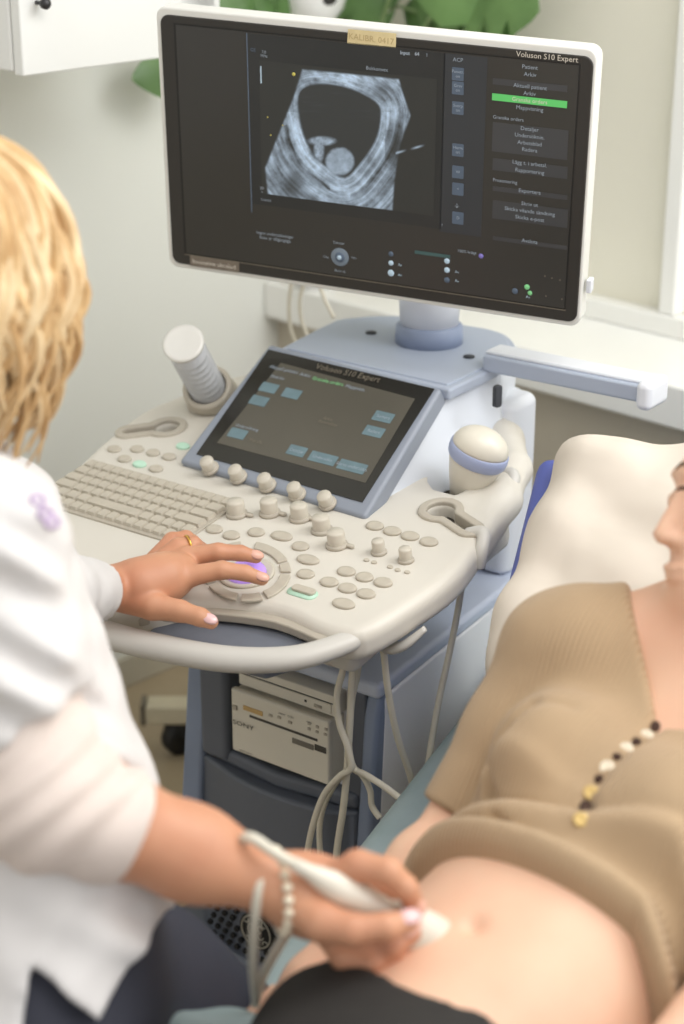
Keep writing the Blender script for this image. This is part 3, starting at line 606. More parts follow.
# rolling stool base with a black castor near the left wall
st = onz(180, 752, 0); sb = empty('rolling_stool', tuple(st), 0); tag(sb, 'beige rolling base with a black castor on the floor beside the tower', 'rolling stool')
m_st = mat('beige_enamel', (214, 204, 176), .5, noise=.03)
bevel(link('base_leg', box(-.055, .30, -.02, .025, .062, .098), m_st, sb, Matrix.Identity(4)), .006)
link('wheel', lathe([(.02, -.014), (.031, -.010), (.031, .010), (.02, .014)], 28), mat('black_rubber', (30, 29, 27), .6, noise=.05), sb, frameM((.0, 0, .031), (0, 0, 1), (.8, .6, 0), (-.6, .8, 0)))
bevel(link('wheel_housing', prism(rrect(0, 0, .05, .03, .01), .035, .066), mat('black_rubber', (30, 29, 27)), sb, Matrix.Identity(4)), .004)
bevel(link('end_cap', box(-.064, -.055, -.018, .022, .06, .1), mat('cap_grey', (120, 112, 96), .6, noise=.03), sb, Matrix.Identity(4)), .002)
link('stool_column', lathe([(.025, .06), (.025, .42), (.0001, .42)], 24), m_st, sb, Matrix.Translation((.3, 0, 0)))
# sink the plants on the sill
pt = hit(315, 4, rm(0, 2.36, 0), RD)
m_leaf = mat('monstera_leaf', (70, 104, 52), .4, noise=.3, nscale=9, rgb2=(104, 138, 80)); m_vein = mat('leaf_vein', (136, 160, 108), .5, noise=.05)
pot = rm(hit(315, 4, rm(0, 2.37, 0), RD) @ RW, 2.36, .70)
zp = hit(315, 14, rm(0, 2.30, 0), RD)
pl = empty('potted_monstera', tuple(pot), 0); tag(pl, 'monstera plant with broad split green leaves behind the top edge of the monitor', 'plant')
link('pot', lathe([(.07, 0), (.095, .02), (.11, .14), (.104, .15), (.098, .14), (.09, .12), (.0001, .12)], 32), mat('pot_clay', (206, 196, 180), .7, noise=.05), pl, Matrix.Identity(4))
def leaf(tipx, tipy, basex, basey, dd, wd, split=True, seed=0):
    def safe(x, y, d_):
        q = hit(x, y, rm(0, d_, 0), RD)
        if q @ RW < LW+.09: q = hit(x, y, rm(LW+.09, 0, 0), RW)
        return q
    b = safe(basex, basey, dd); t = safe(tipx, tipy, dd-.04)
    ax = t-b; L = np.linalg.norm(ax); ax = ax/L; cam_n = unit(CAM-b); sd_ = unit(np.cross(ax, cam_n)); nn = np.cross(sd_, ax)
    r = random.Random(seed); ns = 26; v = []; f = []; cuts = [.3, .5, .68, .84]
    prof = lambda s: wd*(math.sin(math.pi*min(1, s**.75))**.7)*(1-.25*s)
    for side in (-1, 1):
        base_i = len(v)
        for i in range(ns+1):
            s = i/ns; w = prof(s)
            if split:
                for c in cuts:
                    if abs(s-c+.02*side) < .022: w *= .45
            for j in range(4):
                q = j/3; v.append(b+ax*L*(s+.12*q*(1-s))+sd_*side*w*q-nn*(.18*w*q*q+.25*L*(s-.4)**2))
        for i in range(ns):
            for j in range(3):
                a = base_i+i*4+j; f.append((a, a+1, a+5, a+4) if side > 0 else (a+4, a+5, a+1, a))
    Pm = [tuple(p-np.array(pot)) for p in v]; me = mesh('leaf', Pm, f); o = link('leaf', me, m_leaf, pl, Matrix.Identity(4))
    mid = tube([b-np.array(pot)+nn*.001, (b+t)/2-np.array(pot)-nn*.004, t-np.array(pot)-nn*.25*L*.36], [.003, .002, .0008], n=6); link('leaf_vein', mid, m_vein, o, Matrix.Identity(4))
    st_ = tube([(0, 0, .12), tuple((b-np.array(pot))*.5+np.array([0, 0, .05])), tuple(b-np.array(pot))], .004, n=6); link('leaf_stalk', st_, m_vein, pl, Matrix.Identity(4))
leaf(528, 8, 400, -30, 2.37, .13, True, 1); leaf(505, 40, 395, 5, 2.42, .12, True, 2); leaf(205, 8, 300, -40, 2.37, .10, True, 3); leaf(385, 30, 330, -60, 2.40, .10, True, 4)
leaf(136, 78, 200, 66, 2.30, .05, False, 5); leaf(260, 25, 235, -50, 2.33, .08, False, 6); leaf(440, 26, 470, -50, 2.34, .10, False, 7); leaf(350, 30, 360, -70, 2.43, .11, True, 8)
# white glazed ornament with dark openings in front of the leaves
oc = hit(312, -8, rm(0, 2.27, 0), RD); ob = empty('ceramic_ornament', (oc[0], oc[1], .70), 0); tag(ob, 'glossy white rounded ceramic ornament with a dark oval hole, peeking over the monitor', 'ornament')
hh = oc[2]-.70
link('body', lathe([(.03, 0), (.04, .01), (.018, .05), (.016, hh-.07), (.036, hh-.052), (.056, hh-.026), (.062, hh), (.053, hh+.034), (.025, hh+.06), (.0001, hh+.066)], 32), mat('white_glaze', (240, 240, 238), .15, noise=.02, coat=.5), ob, Matrix.Identity(4))
dn = unit(CAM-oc)
for dx, rr in ((.030, .014), (-.05, .005)):
    c = unit(dn*.9+np.array([dx*18, 0, -.22]))*.0595; zx = unit(c); xx = unit(np.cross((0, 0, 1), zx)); yy = np.cross(zx, xx)
    link('dark_hole', lathe([(rr, 0), (rr*.8, .003), (.0001, .004)], 20, 1, .75), mat('glossy_dark', (52, 50, 48), .3, noise=.04), ob, frameM((c[0], c[1], hh+c[2]), xx, yy, zx))
# ================================================================ THINGS ON THE MACHINE
# video printer in the bay
def ft(x, y, d): return onml(x, y, (0, d, 0), (0, 1, 0))
pr = empty('video_printer', mw(-.017, .14, -.322), -TH); tag(pr, 'grey-beige video printer with a dark slot, in the bay of the machine tower', 'printer')
PI_ = Matrix.Translation((.017, -.14, .322))      # machine-local -> printer-local
m_pr = mat('printer_beige', (226, 221, 208), .45, noise=.03, nscale=8); m_prd = mat('printer_dark', (70, 68, 64), .5, noise=.05)
fd = .078
q = [ft(234, 692, fd), ft(330, 720, fd), ft(326, 783, fd), ft(230, 751, fd)]
px0, px1 = (q[0][0]+q[3][0])/2-.001, (q[1][0]+q[2][0])/2+.001; pz1, pz0 = (q[0][2]+q[1][2])/2, (q[2][2]+q[3][2])/2
PI_ = Matrix.Translation((.017, -.14, -pz0)); pr.location = Vector(tuple(mw(-.017, .14, pz0)))
bevel(link('body', box(px0+.002, px1-.002, fd+.006, .185, pz0, pz1-.002), m_pr, pr, PI_), .002)
fp = bevel(link('front_panel', box(px0, px1, fd, fd+.01, pz0, pz1), m_pr, pr, PI_), .003)
def fpatch(name, x0, y0, x1, y1, m, th=.0012, par=None):
    a, b = ft(x0, y0, fd), ft(x1, y1, fd); zc = sorted((a[2], b[2])); return link(name, box(a[0], b[0], fd-th, fd+.001, zc[0], zc[1]), m, par or pr, PI_ if par is None else Matrix.Identity(4))
def fbox(name, cx, cy, w, h, m, th=.0012):
    a = ft(cx, cy, fd); return bevel(link(name, box(a[0]-w/2, a[0]+w/2, fd-th, fd+.001, a[2]-h/2, a[2]+h/2), m, pr, PI_), .0004)
def fz(x, y): return 190+x/4.923, 670+y/4.023
def fz2(x, y): return 190+x*170/684, 670+y*130/523
fbox('display_window', *fz2(254, 163), .032, .0065, mat('amber_display', (190, 158, 104), .4, emit=.05, noise=.06))
fbox('paper_slot', *fz2(375, 233), .11, .0035, m_prd, .0008); fbox('slot_cover', *fz2(455, 297), .034, .0075, mat('slot_grey', (120, 116, 108), .4, noise=.04)); fbox('slot_cover', *fz2(525, 317), .018, .0085, m_prd)
for x, y in [(325, 182), (360, 190), (403, 210), (480, 215), (513, 228), (548, 238), (480, 236), (512, 248), (545, 258)]: fbox('front_button', *fz2(x, y), .0055 if x < 420 else .004, .0035, m_taupe, .0016)
fbox('dial', *fz2(182, 150), .007, .007, m_taupe, .002)
m_ink = mat('dark_ink', (58, 56, 54), .6, noise=.02)
FM = lambda x, y, d=fd-.0013: PI_ @ frameM(ft(x, y, d), (1, 0, 0), (0, 0, 1), (0, -1, 0))
text('printer_writing', 'SONY', FM(*fz2(214, 222), fd-.002) @ Matrix.Diagonal((1.45, 1, 1, 1)), .0092, m_ink, pr)
for x, y, s in [(370, 178, 'PRINT'), (405, 190, 'COPY'), (480, 212, 'FEED'), (225, 330, 'hybrid graphic'), ]: text('printer_writing', s, FM(*fz2(x, y)), .0038, m_ink, pr)
# disc drive panel above the printer (part of the tower)
a0_, a1_ = ft(238, 672, .092), ft(333, 700, .092)
dv = bevel(part('disc_drive', box(px0+.004, px1+.002, .09, .18, pz1+.002, SZ-.028), m_pr), .002)
bevel(link('tray_door', box(px0+.012, px1-.004, .0885, .092, pz1+.005, pz1+.019), m_pr, dv, Matrix.Identity(4)), .001)
link('tray_line', box(px0+.01, px1-.002, .0892, .0905, pz1+.0195, pz1+.0205), m_prd, dv, Matrix.Identity(4))
link('eject_button', box(px1-.03, px1-.018, .0875, .09, pz1+.009, pz1+.013), m_taupe, dv, Matrix.Identity(4)); link('indicator', box(px1-.045, px1-.042, .0875, .09, pz1+.011, pz1+.014), m_prd, dv, Matrix.Identity(4))

# bottle (translucent, lying in the cup)
s0 = deckw(cupc[0]+.004, cupc[1]-.002, .014); e0 = at(183, 343, np.dot(s0-CAM, FW)-.14)
bax = unit(e0-s0); L0 = np.linalg.norm(e0-s0); b_x = unit(np.cross((0, 0, 1), bax)); b_y = np.cross(bax, b_x)
bt = empty('gel_bottle', s0, 0); tag(bt, 'translucent white ribbed gel bottle lying upside down in the left cup of the console', 'bottle')
bt.matrix_world = frameM(s0, b_x, b_y, bax)
m_bt = mat('frosted_plastic', (232, 234, 238), .3, trans=.35, noise=.03, nscale=60, bump=.5, bscale=90); m_bt2 = mat('frosted_base', (236, 234, 228), .35, trans=.15, noise=.02)
prof = [(.012, -.012), (.018, -.004), (.0225, .008)]
for i in range(9): z = .012+i*(L0-.03)/9; prof += [(.0245, z), (.0262, z+.0022), (.0245, z+.0045)]
prof += [(.0225, L0-.014), (.021, L0-.01)]
def cup2(X, Y, Z):
    c = s0; w0 = (X-c[0])*bax[0]+(Y-c[1])*bax[1]+(Z-c[2])*bax[2]; x1 = (X-c[0])*b_x[0]+(Y-c[1])*b_x[1]+(Z-c[2])*b_x[2]; y1 = (X-c[0])*b_y[0]+(Y-c[1])*b_y[1]+(Z-c[2])*b_y[2]
    r = np.hypot(x1, y1); d = smax(r-.038-.10*np.maximum(-w0, -.02), w0-.032, .006); d = smax(d, -smax(r-.0275, .002-w0, .004), .003)
    dk0 = deckw(0, 0, .001); nz = deckw(0, 0, 1)-deckw(0, 0, 0); return smax(d, -((X-dk0[0])*nz[0]+(Y-dk0[1])*nz[1]+(Z-dk0[2])*nz[2]), .003)
wchild(link('bottle_cup', nets(cup2, s0-.075, s0+.075, .002), m_taupe, None, Matrix.Identity(4)), um)
link('bottle_body', lathe(prof, 36), m_bt, bt, Matrix.Identity(4))
link('bottle_base', lathe([(.022, L0-.01), (.028, L0-.006), (.029, L0), (.026, L0+.002), (.022, L0+.001), (.0001, L0+.001)], 40), m_bt2, bt, Matrix.Identity(4))

# convex volume probe standing in the rear right holder
m_prb = mat('probe_ivory', (222, 216, 202), .35, noise=.02, nscale=10, coat=.2); m_band = mat('probe_blue_band', (166, 176, 208), .45, noise=.03)
vb = deckw(*dk(468, 482), .0)
vt = at(486, 432, np.dot(vb-CAM, FW)-.045); vax = unit(vt-vb); v_x = unit(W_-(W_ @ vax)*vax+.25*D_); v_x = unit(v_x-(v_x @ vax)*vax); v_y = np.cross(vax, v_x)
vp = empty('volume_probe', vb, 0); vp.matrix_world = frameM(vb, v_x, v_y, vax); tag(vp, 'ivory rounded volume probe with a blue-grey band, in the right rear holder of the console', 'ultrasound probe')
link('probe_body', lathe([(.0001, -.03), (.014, -.028), (.02, -.01), (.027, .012), (.031, .028), (.0325, .034), (.0001, .034)], 36, 1.05, .82), m_prb, vp, Matrix.Scale(1.06, 4))
link('band', lathe([(.0325, .033), (.0345, .036), (.0355, .043), (.035, .050), (.033, .052), (.0001, .052)], 36, 1.05, .82), m_band, vp, Matrix.Scale(1.06, 4))
link('probe_head', lathe([(.0335*math.cos(t), .051+.026*math.sin(t)) for t in np.linspace(0, 1.57, 12)], 36, 1.05, .82), m_prb, vp, Matrix.Scale(1.06, 4))

# ================================================================ CABLES
m_cab_ = mat('cable_ivory', (222, 216, 200), .45, noise=.03, nscale=20)
def cable(name, pts, r, label, cat='cable', group=None):
    o = link(name, tube(pts, r, n=10, k=8), m_cab_); return tag(o, label, cat, group)
F_ = lambda d, L: [mw(*ft(x, y, d)) for x, y in L]
def side(L, w): return [mw(*onml(x, y, (w, 0, 0), (1, 0, 0))) for x, y in L]
cable('probe_cable', F_(.02, [(350, 640), (343, 670), (337, 695), (339, 722), (348, 748), (351, 768), (340, 776), (324, 795), (313, 825), (306, 860), (300, 900)]), .0042, 'ivory cable looping leftmost below the console, over the printer edge')
cable('probe_cable', F_(.03, [(356, 640), (352, 680), (350, 720), (347, 770), (343, 810), (337, 850), (333, 900)]), .0046, 'ivory cable hanging straight down in the middle of the bundle before the tower')
cable('probe_cable', F_(.045, [(362, 640), (357, 675), (352, 700), (349, 745), (354, 768), (366, 775), (385, 787), (402, 800)]), .0042, 'ivory cable of the bundle that bends right towards the bed')
cable('probe_cable', F_(.06, [(352, 768), (338, 780), (326, 800), (320, 822), (320, 850), (324, 890)]), .004, 'short ivory cable loop behind the bundle, second from its left')
cable('probe_cable', F_(.05, [(350, 766), (362, 775), (370, 790), (372, 806), (380, 818)]), .004, 'short ivory cable end hooking down to the right of the bundle')
cable('probe_cable', side([(380, 640), (384, 655), (388, 690), (397, 735), (410, 775), (425, 830)], .17), .0042, 'thin ivory cable hanging from the hook beside the white tower side')
cable('probe_cable', side([(470, 545), (464, 572), (458, 610), (449, 655), (438, 705), (428, 765), (420, 830), (416, 900)], .165), .0042, 'ivory cable hanging from the right side of the console')
for i, L in enumerate(([(292, 280), (289, 305), (291, 330), (300, 350)], [(305, 280), (300, 300), (302, 322), (312, 345)], [(318, 280), (325, 300), (334, 318)])):
    pts = [mw(*onml(x, y, (0, .62, 0), (0, 1, 0))) for x, y in L]
    cable('monitor_cable', pts, .0032, ['leftmost pale cable hanging behind the monitor, above the touch panel', 'curved pale cable in the middle behind the monitor lower edge', 'short pale cable nearest the monitor post, behind its lower edge'][i])

# ================================================================ EXAMINATION BED
BY = math.atan2(.179, .41); Bd = np.array([math.sin(BY), math.cos(BY), 0]); Br = np.array([math.cos(BY), -math.sin(BY), 0])
BZ = .44; edge = onz(412, 765, BZ) @ Br
bed = empty('examination_bed', Bd*1.2+Br*(edge+.33), -BY); tag(bed, 'examination bed with teal grey cover under the reclining woman', 'bed')
m_teal = mat('teal_cover', (158, 174, 176), .8, noise=.1, nscale=14, rgb2=(146, 164, 166), bump=.25, bscale=160)
m_paper = mat('white_paper_cover', (220, 210, 197), .8, noise=.03, nscale=6, bump=.8, bscale=8, bd=.02); m_frame = mat('bed_frame_dark', (60, 62, 78), .5, noise=.05)
def bx(s0, s1, l0, l1, z0, z1): return box(l0-.33, l1-.33, s0-1.2, s1-1.2, z0, z1)
bevel(link('mattress', bx(.3, 2.35, 0, .66, BZ-.09, BZ), m_teal, bed, Matrix.Identity(4)), .03, 5)
bevel(link('bed_frame', bx(.4, 2.3, .04, .62, BZ-.16, BZ-.09), m_frame, bed, Matrix.Identity(4)), .01)
for s in (.7, 1.9): bevel(link('bed_pedestal', bx(s, s+.12, .2, .46, 0, BZ-.16), m_frame, bed, Matrix.Identity(4)), .01)
# wedge backrest under paper
bo = .13; pw_ = .56
def bp(s, l, z): return (l-.33, s-1.2, z)
wd_ = hexa([bp(1.5, bo, BZ-.02), bp(1.5, bo+pw_, BZ-.02), bp(2.12, bo+pw_, BZ-.02), bp(2.12, bo, BZ-.02), bp(1.5, bo, BZ+.02), bp(1.5, bo+pw_, BZ+.02), bp(2.0, bo+pw_-.03, .80), bp(1.98, bo-.045, .80)])
bevel(link('backrest', wd_, mat('blue_upholstery', (92, 104, 178), .5, noise=.05, nscale=10), bed, Matrix.Identity(4)), .03, 5)
def paper_f(X, Y, Z):
    # draped paper: thick rounded sheet following the backrest
    n = np.array([0, -.60, .80]); n = n/np.linalg.norm(n)
    P0 = np.array([0, 1.5-1.2, BZ+.02]); h = (Y-P0[1])*n[1]+(Z-P0[2])*n[2]; t = (Y-P0[1])*.80+(Z-P0[2])*.60
    w = (bo-.012-.33)+pw_/2-.02*np.clip(1-t/.45, 0, 1); q0 = np.abs(X-w)-(pw_/2-.055); q1 = np.abs(t-.425)-.12; q2 = np.abs(h+.012)-.012
    d = np.sqrt(np.maximum(q0, 0)**2+np.maximum(q1, 0)**2+np.maximum(q2, 0)**2)+np.minimum(np.maximum(q0, np.maximum(q1, q2)), 0)-.06
    return d+.0025*np.sin(X*23+Y*17+2*np.sin(Z*20))+.003*np.sin(X*60-Z*45)+.004*np.sin(X*31+Y*49+Z*22)
link('paper_cover', nets(paper_f, (-.32, .15, .38), (.48, 1.0, 1.0), .007), m_paper, bed, Matrix.Identity(4))
# folded cover at the foot corner
cc = onz(205, 1045, .53)
def fold_f(X, Y, Z):
    d = ellip(X, Y, Z, cc+np.array([-.0, 0, -.055]), (np.array([.9, -.43, 0]), np.array([.43, .9, 0]), np.array([0, 0, 1.])), (.10, .09, .065))
    return d+.003*np.sin(X*70+Y*50)
wchild(link('cover_fold', nets(fold_f, cc-np.array([.15, .15, .15]), cc+np.array([.15, .15, .08]), .005), m_teal, None, Matrix.Identity(4)), bed)

# ================================================================ PEOPLE
m_skin = mat('skin_fair', (232, 192, 164), .5, noise=.05, nscale=9, sub=.1, rgb2=(228, 180, 152)); m_skin2 = mat('skin_warm', (206, 152, 120), .5, noise=.07, nscale=12, sub=.1, rgb2=(196, 138, 108))
m_nail = mat('nail_pink', (238, 196, 196), .2, noise=.02, coat=.6)
def head_f(X, Y, Z, c, fw, up, s=1.0):
    c = np.array(c); fw = unit(fw); up = unit(np.array(up)-(np.array(up) @ fw)*fw); rt = np.cross(fw, up); A3 = (rt, fw, up)
    P = lambda r, f, u: c+s*(r*rt+f*fw+u*up)
    d = ellip(X, Y, Z, P(0, -.012, .03), A3, (.077*s, .095*s, .095*s))
    d = smin(d, ellip(X, Y, Z, P(0, .018, -.035), A3, (.062*s, .075*s, .085*s)), .03*s)
    d = smin(d, ellip(X, Y, Z, P(0, .062, -.088), A3, (.03*s, .024*s, .024*s)), .03*s)      # chin
    for k in (-1, 1):
        d = smin(d, ellip(X, Y, Z, P(.042*k, .055, -.03), A3, (.024*s, .022*s, .024*s)), .02*s)
        d = smax(d, -ellip(X, Y, Z, P(.032*k, .101, .002), A3, (.017*s, .014*s, .012*s)), .012*s)
        d = smin(d, ellip(X, Y, Z, P(.032*k, .077, .0), A3, (.013*s, .012*s, .0115*s)), .003*s)   # eyeball bulge
        d = smin(d, ellip(X, Y, Z, P(.078*k, -.01, -.01), A3, (.008*s, .018*s, .031*s)), .006*s)   # ear
        d = smin(d, ellip(X, Y, Z, P(.010*k, .093, -.039), A3, (.007*s, .008*s, .006*s)), .006*s)
    d = smin(d, seg_(X, Y, Z, P(0, .086, .012), P(0, .106, -.034), .006*s, .009*s), .01*s)     # nose
    d = smin(d, ellip(X, Y, Z, P(0, .081, .026), A3, (.040*s, .012*s, .009*s)), .012*s)
    d = smin(d, ellip(X, Y, Z, P(0, .090, -.064), A3, (.022*s, .010*s, .0045*s)), .004*s)
    d = smin(d, ellip(X, Y, Z, P(0, .088, -.073), A3, (.019*s, .010*s, .0055*s)), .004*s)
    return d
def march(fn, x, y, t0, t1, n=400):
    ts = np.linspace(t0, t1, n); r = ray(x, y); P = CAM[None]+ts[:, None]*r[None]; sh = (n, 1, 1)
    v = fn(P[:, 0].reshape(sh), P[:, 1].reshape(sh), P[:, 2].reshape(sh)).ravel(); k = np.argmax(v < 0)
    if v[k] >= 0: return at(x, y, (t0+t1)/2)
    return P[k]
def hand_nodes(px): return [(at(x, y, d), r) for x, y, d, r in px]

# ---------------------------------------------------------------- patient
H = np.array([math.sin(math.radians(40.8)), math.cos(math.radians(40.8)), 0]); Lp = np.array([H[1], -H[0], 0])
def pt_(x, y, d, r, t=0):   # surface pixel -> node centre at radius r below the surface, spine tilt t degrees
    n = np.array([0, 0, math.cos(math.radians(t))])-H*math.sin(math.radians(t)); return at(x, y, d)-n*r, r
SP = [((.02, 1.07, .535), .09), ((.035, 1.15, .53), .10), pt_(400, 995, 1.49, .105, 0), pt_(475, 925, 1.53, .108, 6), pt_(530, 855, 1.575, .094, 16), pt_(600, 780, 1.65, .104, 25), pt_(655, 700, 1.70, .10, 32)]
SP = [(np.array(p), r) for p, r in SP]; SX = 1.2
def squash(X, Y, Z, c=0):
    l = X*Lp[0]+Y*Lp[1]; l0 = -.755; e = (l-l0)*(1/SX-1); return X+e*Lp[0], Y+e*Lp[1], Z
def sq(p): p = np.array(p, float); l = p @ Lp; e = (l+.755)*(1/SX-1); return p+e*Lp
SPq = [(sq(p), r) for p, r in SP]
neckb = at(718, 640, 1.74); headc = at(768, 508, 1.72)
rs = at(560, 652, 1.78); re = at(462, 815, 1.76); rw = at(350, 936, 1.69)
ls = sq(rs)+0; ls = rs-2*((rs @ Lp)+.755)*Lp; le = ls-H*.2+Lp*.08+np.array([0, 0, -.12]); lw_ = le-H*.22+np.array([0, 0, -.03])
tz0, tz1 = at(600, 638, 1.76), at(684, 628, 1.78)
hf = unit(-.95*RX+.08*UP-.22*FW); hu = unit(UP*.99-RX*.02)
SPq = [(p+Lp*(.0, .0, .004, .012, .016, .014, .014)[i], r) for i, (p, r) in enumerate(SPq)]
def torso_f(X, Y, Z, ext=0):
    d = chain(*squash(X, Y, Z), SPq, .05, ext); return d
BR_ = []
for x_, y_, r_ in ((566, 752, .066), (668, 812, .066)):
    S_ = march(torso_f, x_, y_, 1.2, 2.3); BR_.append((S_-(H*-.35+np.array([0, 0, .93]))*.018, r_))
def breasts(X, Y, Z, d, ext=0):
    for c, r in BR_: d = smin(d, ellip(X, Y, Z, c, np.eye(3), (r+ext, r+ext, r*.95+ext)), .03)
    return d
def parm(X, Y, Z, ext=0): return chain(X, Y, Z, [(rs, .048), (rs*.5+re*.5, .036), (re, .033)], .02, ext)
def pforearm(X, Y, Z): return chain(X, Y, Z, [(rs*.4+re*.6, .030), (re, .028), (re*.6+rw*.4, .027), (rw, .021)], .02)
NVL = march(torso_f, 474, 926, 1.2, 2.0)
def patient_f(X, Y, Z):
    d = breasts(X, Y, Z, torso_f(X, Y, Z))
    d = smin(d, chain(X, Y, Z, [(SP[-1][0], .09), (neckb, .058), (headc-hu*.06, .052)], .03), .05)
    for k in (1,): d = smin(d, seg_(X, Y, Z, SP[-1][0], rs, .06, .048), .03); d = smin(d, seg_(X, Y, Z, SP[-1][0], ls, .06, .055), .04)
    d = smin(d, seg_(X, Y, Z, tz0, tz1, .038, .045), .04)
    d = smin(d, pforearm(X, Y, Z), .006); d = smin(d, chain(X, Y, Z, [(ls, .052), (le, .04), (lw_, .026)], .02), .02)
    # right hand
    hc = at(312, 984, 1.68); dirh = unit(hc-rw); sd = unit(np.cross(dirh, (0, 0, 1)))
    d = smin(d, chain(X, Y, Z, [(rw, .024), (hc, .026), (hc+dirh*.03, .024)], .015), .015)
    for i, (o, L) in enumerate(((-.03, .062), (-.01, .075), (.01, .07), (.028, .055))):
        b = hc+dirh*.03+sd*o; d = smin(d, chain(X, Y, Z, [(b, .010), (b+dirh*L*.5+np.array([0, 0, .004]), .0095), (b+dirh*L+np.array([0, 0, -.008]), .0075)], .004), .005)
    d = smin(d, chain(X, Y, Z, [(hc-sd*.02, .013), (hc-sd*.045+dirh*.03, .011), (hc-sd*.05+dirh*.06, .009)], .005), .008)
    d = smin(d, head_f(X, Y, Z, headc, hf, hu), .02)
    nv = NVL; nvs = nv; g = np.exp(-(((X-nvs[0])**2+(Y-nvs[1])**2)/.009**2)); return d+.007*g
allp = np.array([p for p, r in SP]+[neckb, headc, rs, re, rw, ls, le, lw_]); lo_p, hi_p = allp.min(0)-.16, allp.max(0)+.16
pat = link('patient', nets(patient_f, lo_p, hi_p, .0045), m_skin); tag(pat, 'reclining woman in a tan knit cardigan with bare belly, looking towards the monitor', 'person')
l_of = lambda X, Y: X*Lp[0]+Y*Lp[1]; a_of = lambda X, Y: X*H[0]+Y*H[1]
_hp = [march(lambda X, Y, Z: torso_f(X, Y, Z), x, y, 1.2, 2.2) for x, y in [(437, 866), (483, 860), (524, 868), (566, 889), (608, 918), (632, 940)]]
_hl = np.array([p @ Lp for p in _hp]); _ha = np.array([p @ H for p in _hp]); _o = np.argsort(_hl)
_pf = np.polyfit(_hl, _ha, 2)
def hem_a(l): return np.where(l > _hl.max(), np.polyval(_pf, _hl.max())-.5*(l-_hl.max()), np.polyval(_pf, np.maximum(l, _hl.min()-.02)))
_wp = [march(lambda X, Y, Z: torso_f(X, Y, Z), x, y, 1.2, 2.2) for x, y in [(340, 968), (370, 975), (400, 988), (425, 999), (454, 1011), (483, 1023)]]
_wl = np.array([p @ Lp for p in _wp]); _wa = np.array([p @ H for p in _wp]); _q = np.argsort(_wl)
nk0 = march(patient_f, 650, 640, 1.3, 2.2); nk1 = march(patient_f, 662, 722, 1.3, 2.2)
bpts = [(662, 718), (646, 737), (626, 750), (607, 768), (591, 793), (581, 820)]
def sweater_f(X, Y, Z):
    l = l_of(X, Y); a = a_of(X, Y); ha = hem_a(l)
    # folds gathering above the hem
    s = a-ha; ext = .009+.016*np.exp(-((s-.012)/.014)**2)+.012*np.exp(-((s-.052-.1*(l+.755))/.015)**2)+.006*np.exp(-((s-.09)/.012)**2)*np.clip((-.70-l)*8, 0, 1)
    d = breasts(X, Y, Z, torso_f(X, Y, Z, 0), 0)
    d = smin(d, chain(X, Y, Z, [(SP[-1][0], .095), (neckb, .060)], .03), .05)
    d = smin(d, seg_(X, Y, Z, SP[-1][0], rs, .065, .052), .03); d = smin(d, seg_(X, Y, Z, SP[-1][0], ls, .065, .058), .04)
    d = smin(d, seg_(X, Y, Z, tz0, tz1, .040, .047), .04)
    d = d-ext
    d = smax(d, ha-a, .006)
    ar = parm(X, Y, Z, .010); cut = (X-re[0])*ud[0]+(Y-re[1])*ud[1]+(Z-re[2])*ud[2]-.004; ar = smax(ar, cut, .004)
    al = smax(chain(X, Y, Z, [(ls, .062), (le, .052)], .02), (X-le[0])*u2[0]+(Y-le[1])*u2[1]+(Z-le[2])*u2[2], .004)
    ar = ar+.0*np.sin(((X-rs[0])*ud[0]+(Y-rs[1])*ud[1]+(Z-rs[2])*ud[2])*75+6*l)*np.exp(-(((X-rs[0])**2+(Y-rs[1])**2+(Z-rs[2])**2)/.02))
    d = smin(d, ar, .008); d = smin(d, al, .022)
    # armpit crease and gathers
    for sv in (.030, .066): d = d+(.008 if sv < .09 else .005)*np.clip(.25+(-.72-l)*7, .2, 1)*np.exp(-((s-sv-.12*(l+.80)*(sv > .05))/.0055)**2)
    for (g0, g1), ga in zip(zip(crs[:-1], crs[1:]), (.010, .017, .018, .013, .004)): d = d+ga*np.exp(-(seg_(X, Y, Z, g0, g1, 0, 0)/.0068)**2)
    # V neck and head opening
    v = np.maximum(np.maximum(-(X-vn[0])*vn1[0]-(Y-vn[1])*vn1[1]-(Z-vn[2])*vn1[2], (X-vn[0])*vn2[0]+(Y-vn[1])*vn2[1]+(Z-vn[2])*vn2[2]), vn[2]-.03-Z)
    d = smax(d, -v, .008)
    for c in bp3[0:]: pass
    for g0, g1 in gaps: d = d+.012*np.exp(-(seg_(X, Y, Z, g0, g1, 0, 0)/.006)**2)
    return d
ud = unit(re-rs); u2 = unit(le-ls)
body_s = lambda X, Y, Z: breasts(X, Y, Z, torso_f(X, Y, Z, 0), 0)-.009
crs = [march(lambda X, Y, Z: np.minimum(body_s(X, Y, Z), parm(X, Y, Z, .008)), x, y, 1.3, 2.3) for x, y in ((500, 828), (489, 795), (490, 762), (504, 726), (530, 702), (572, 706))]
vn = march(body_s, 658, 728, 1.3, 2.3)
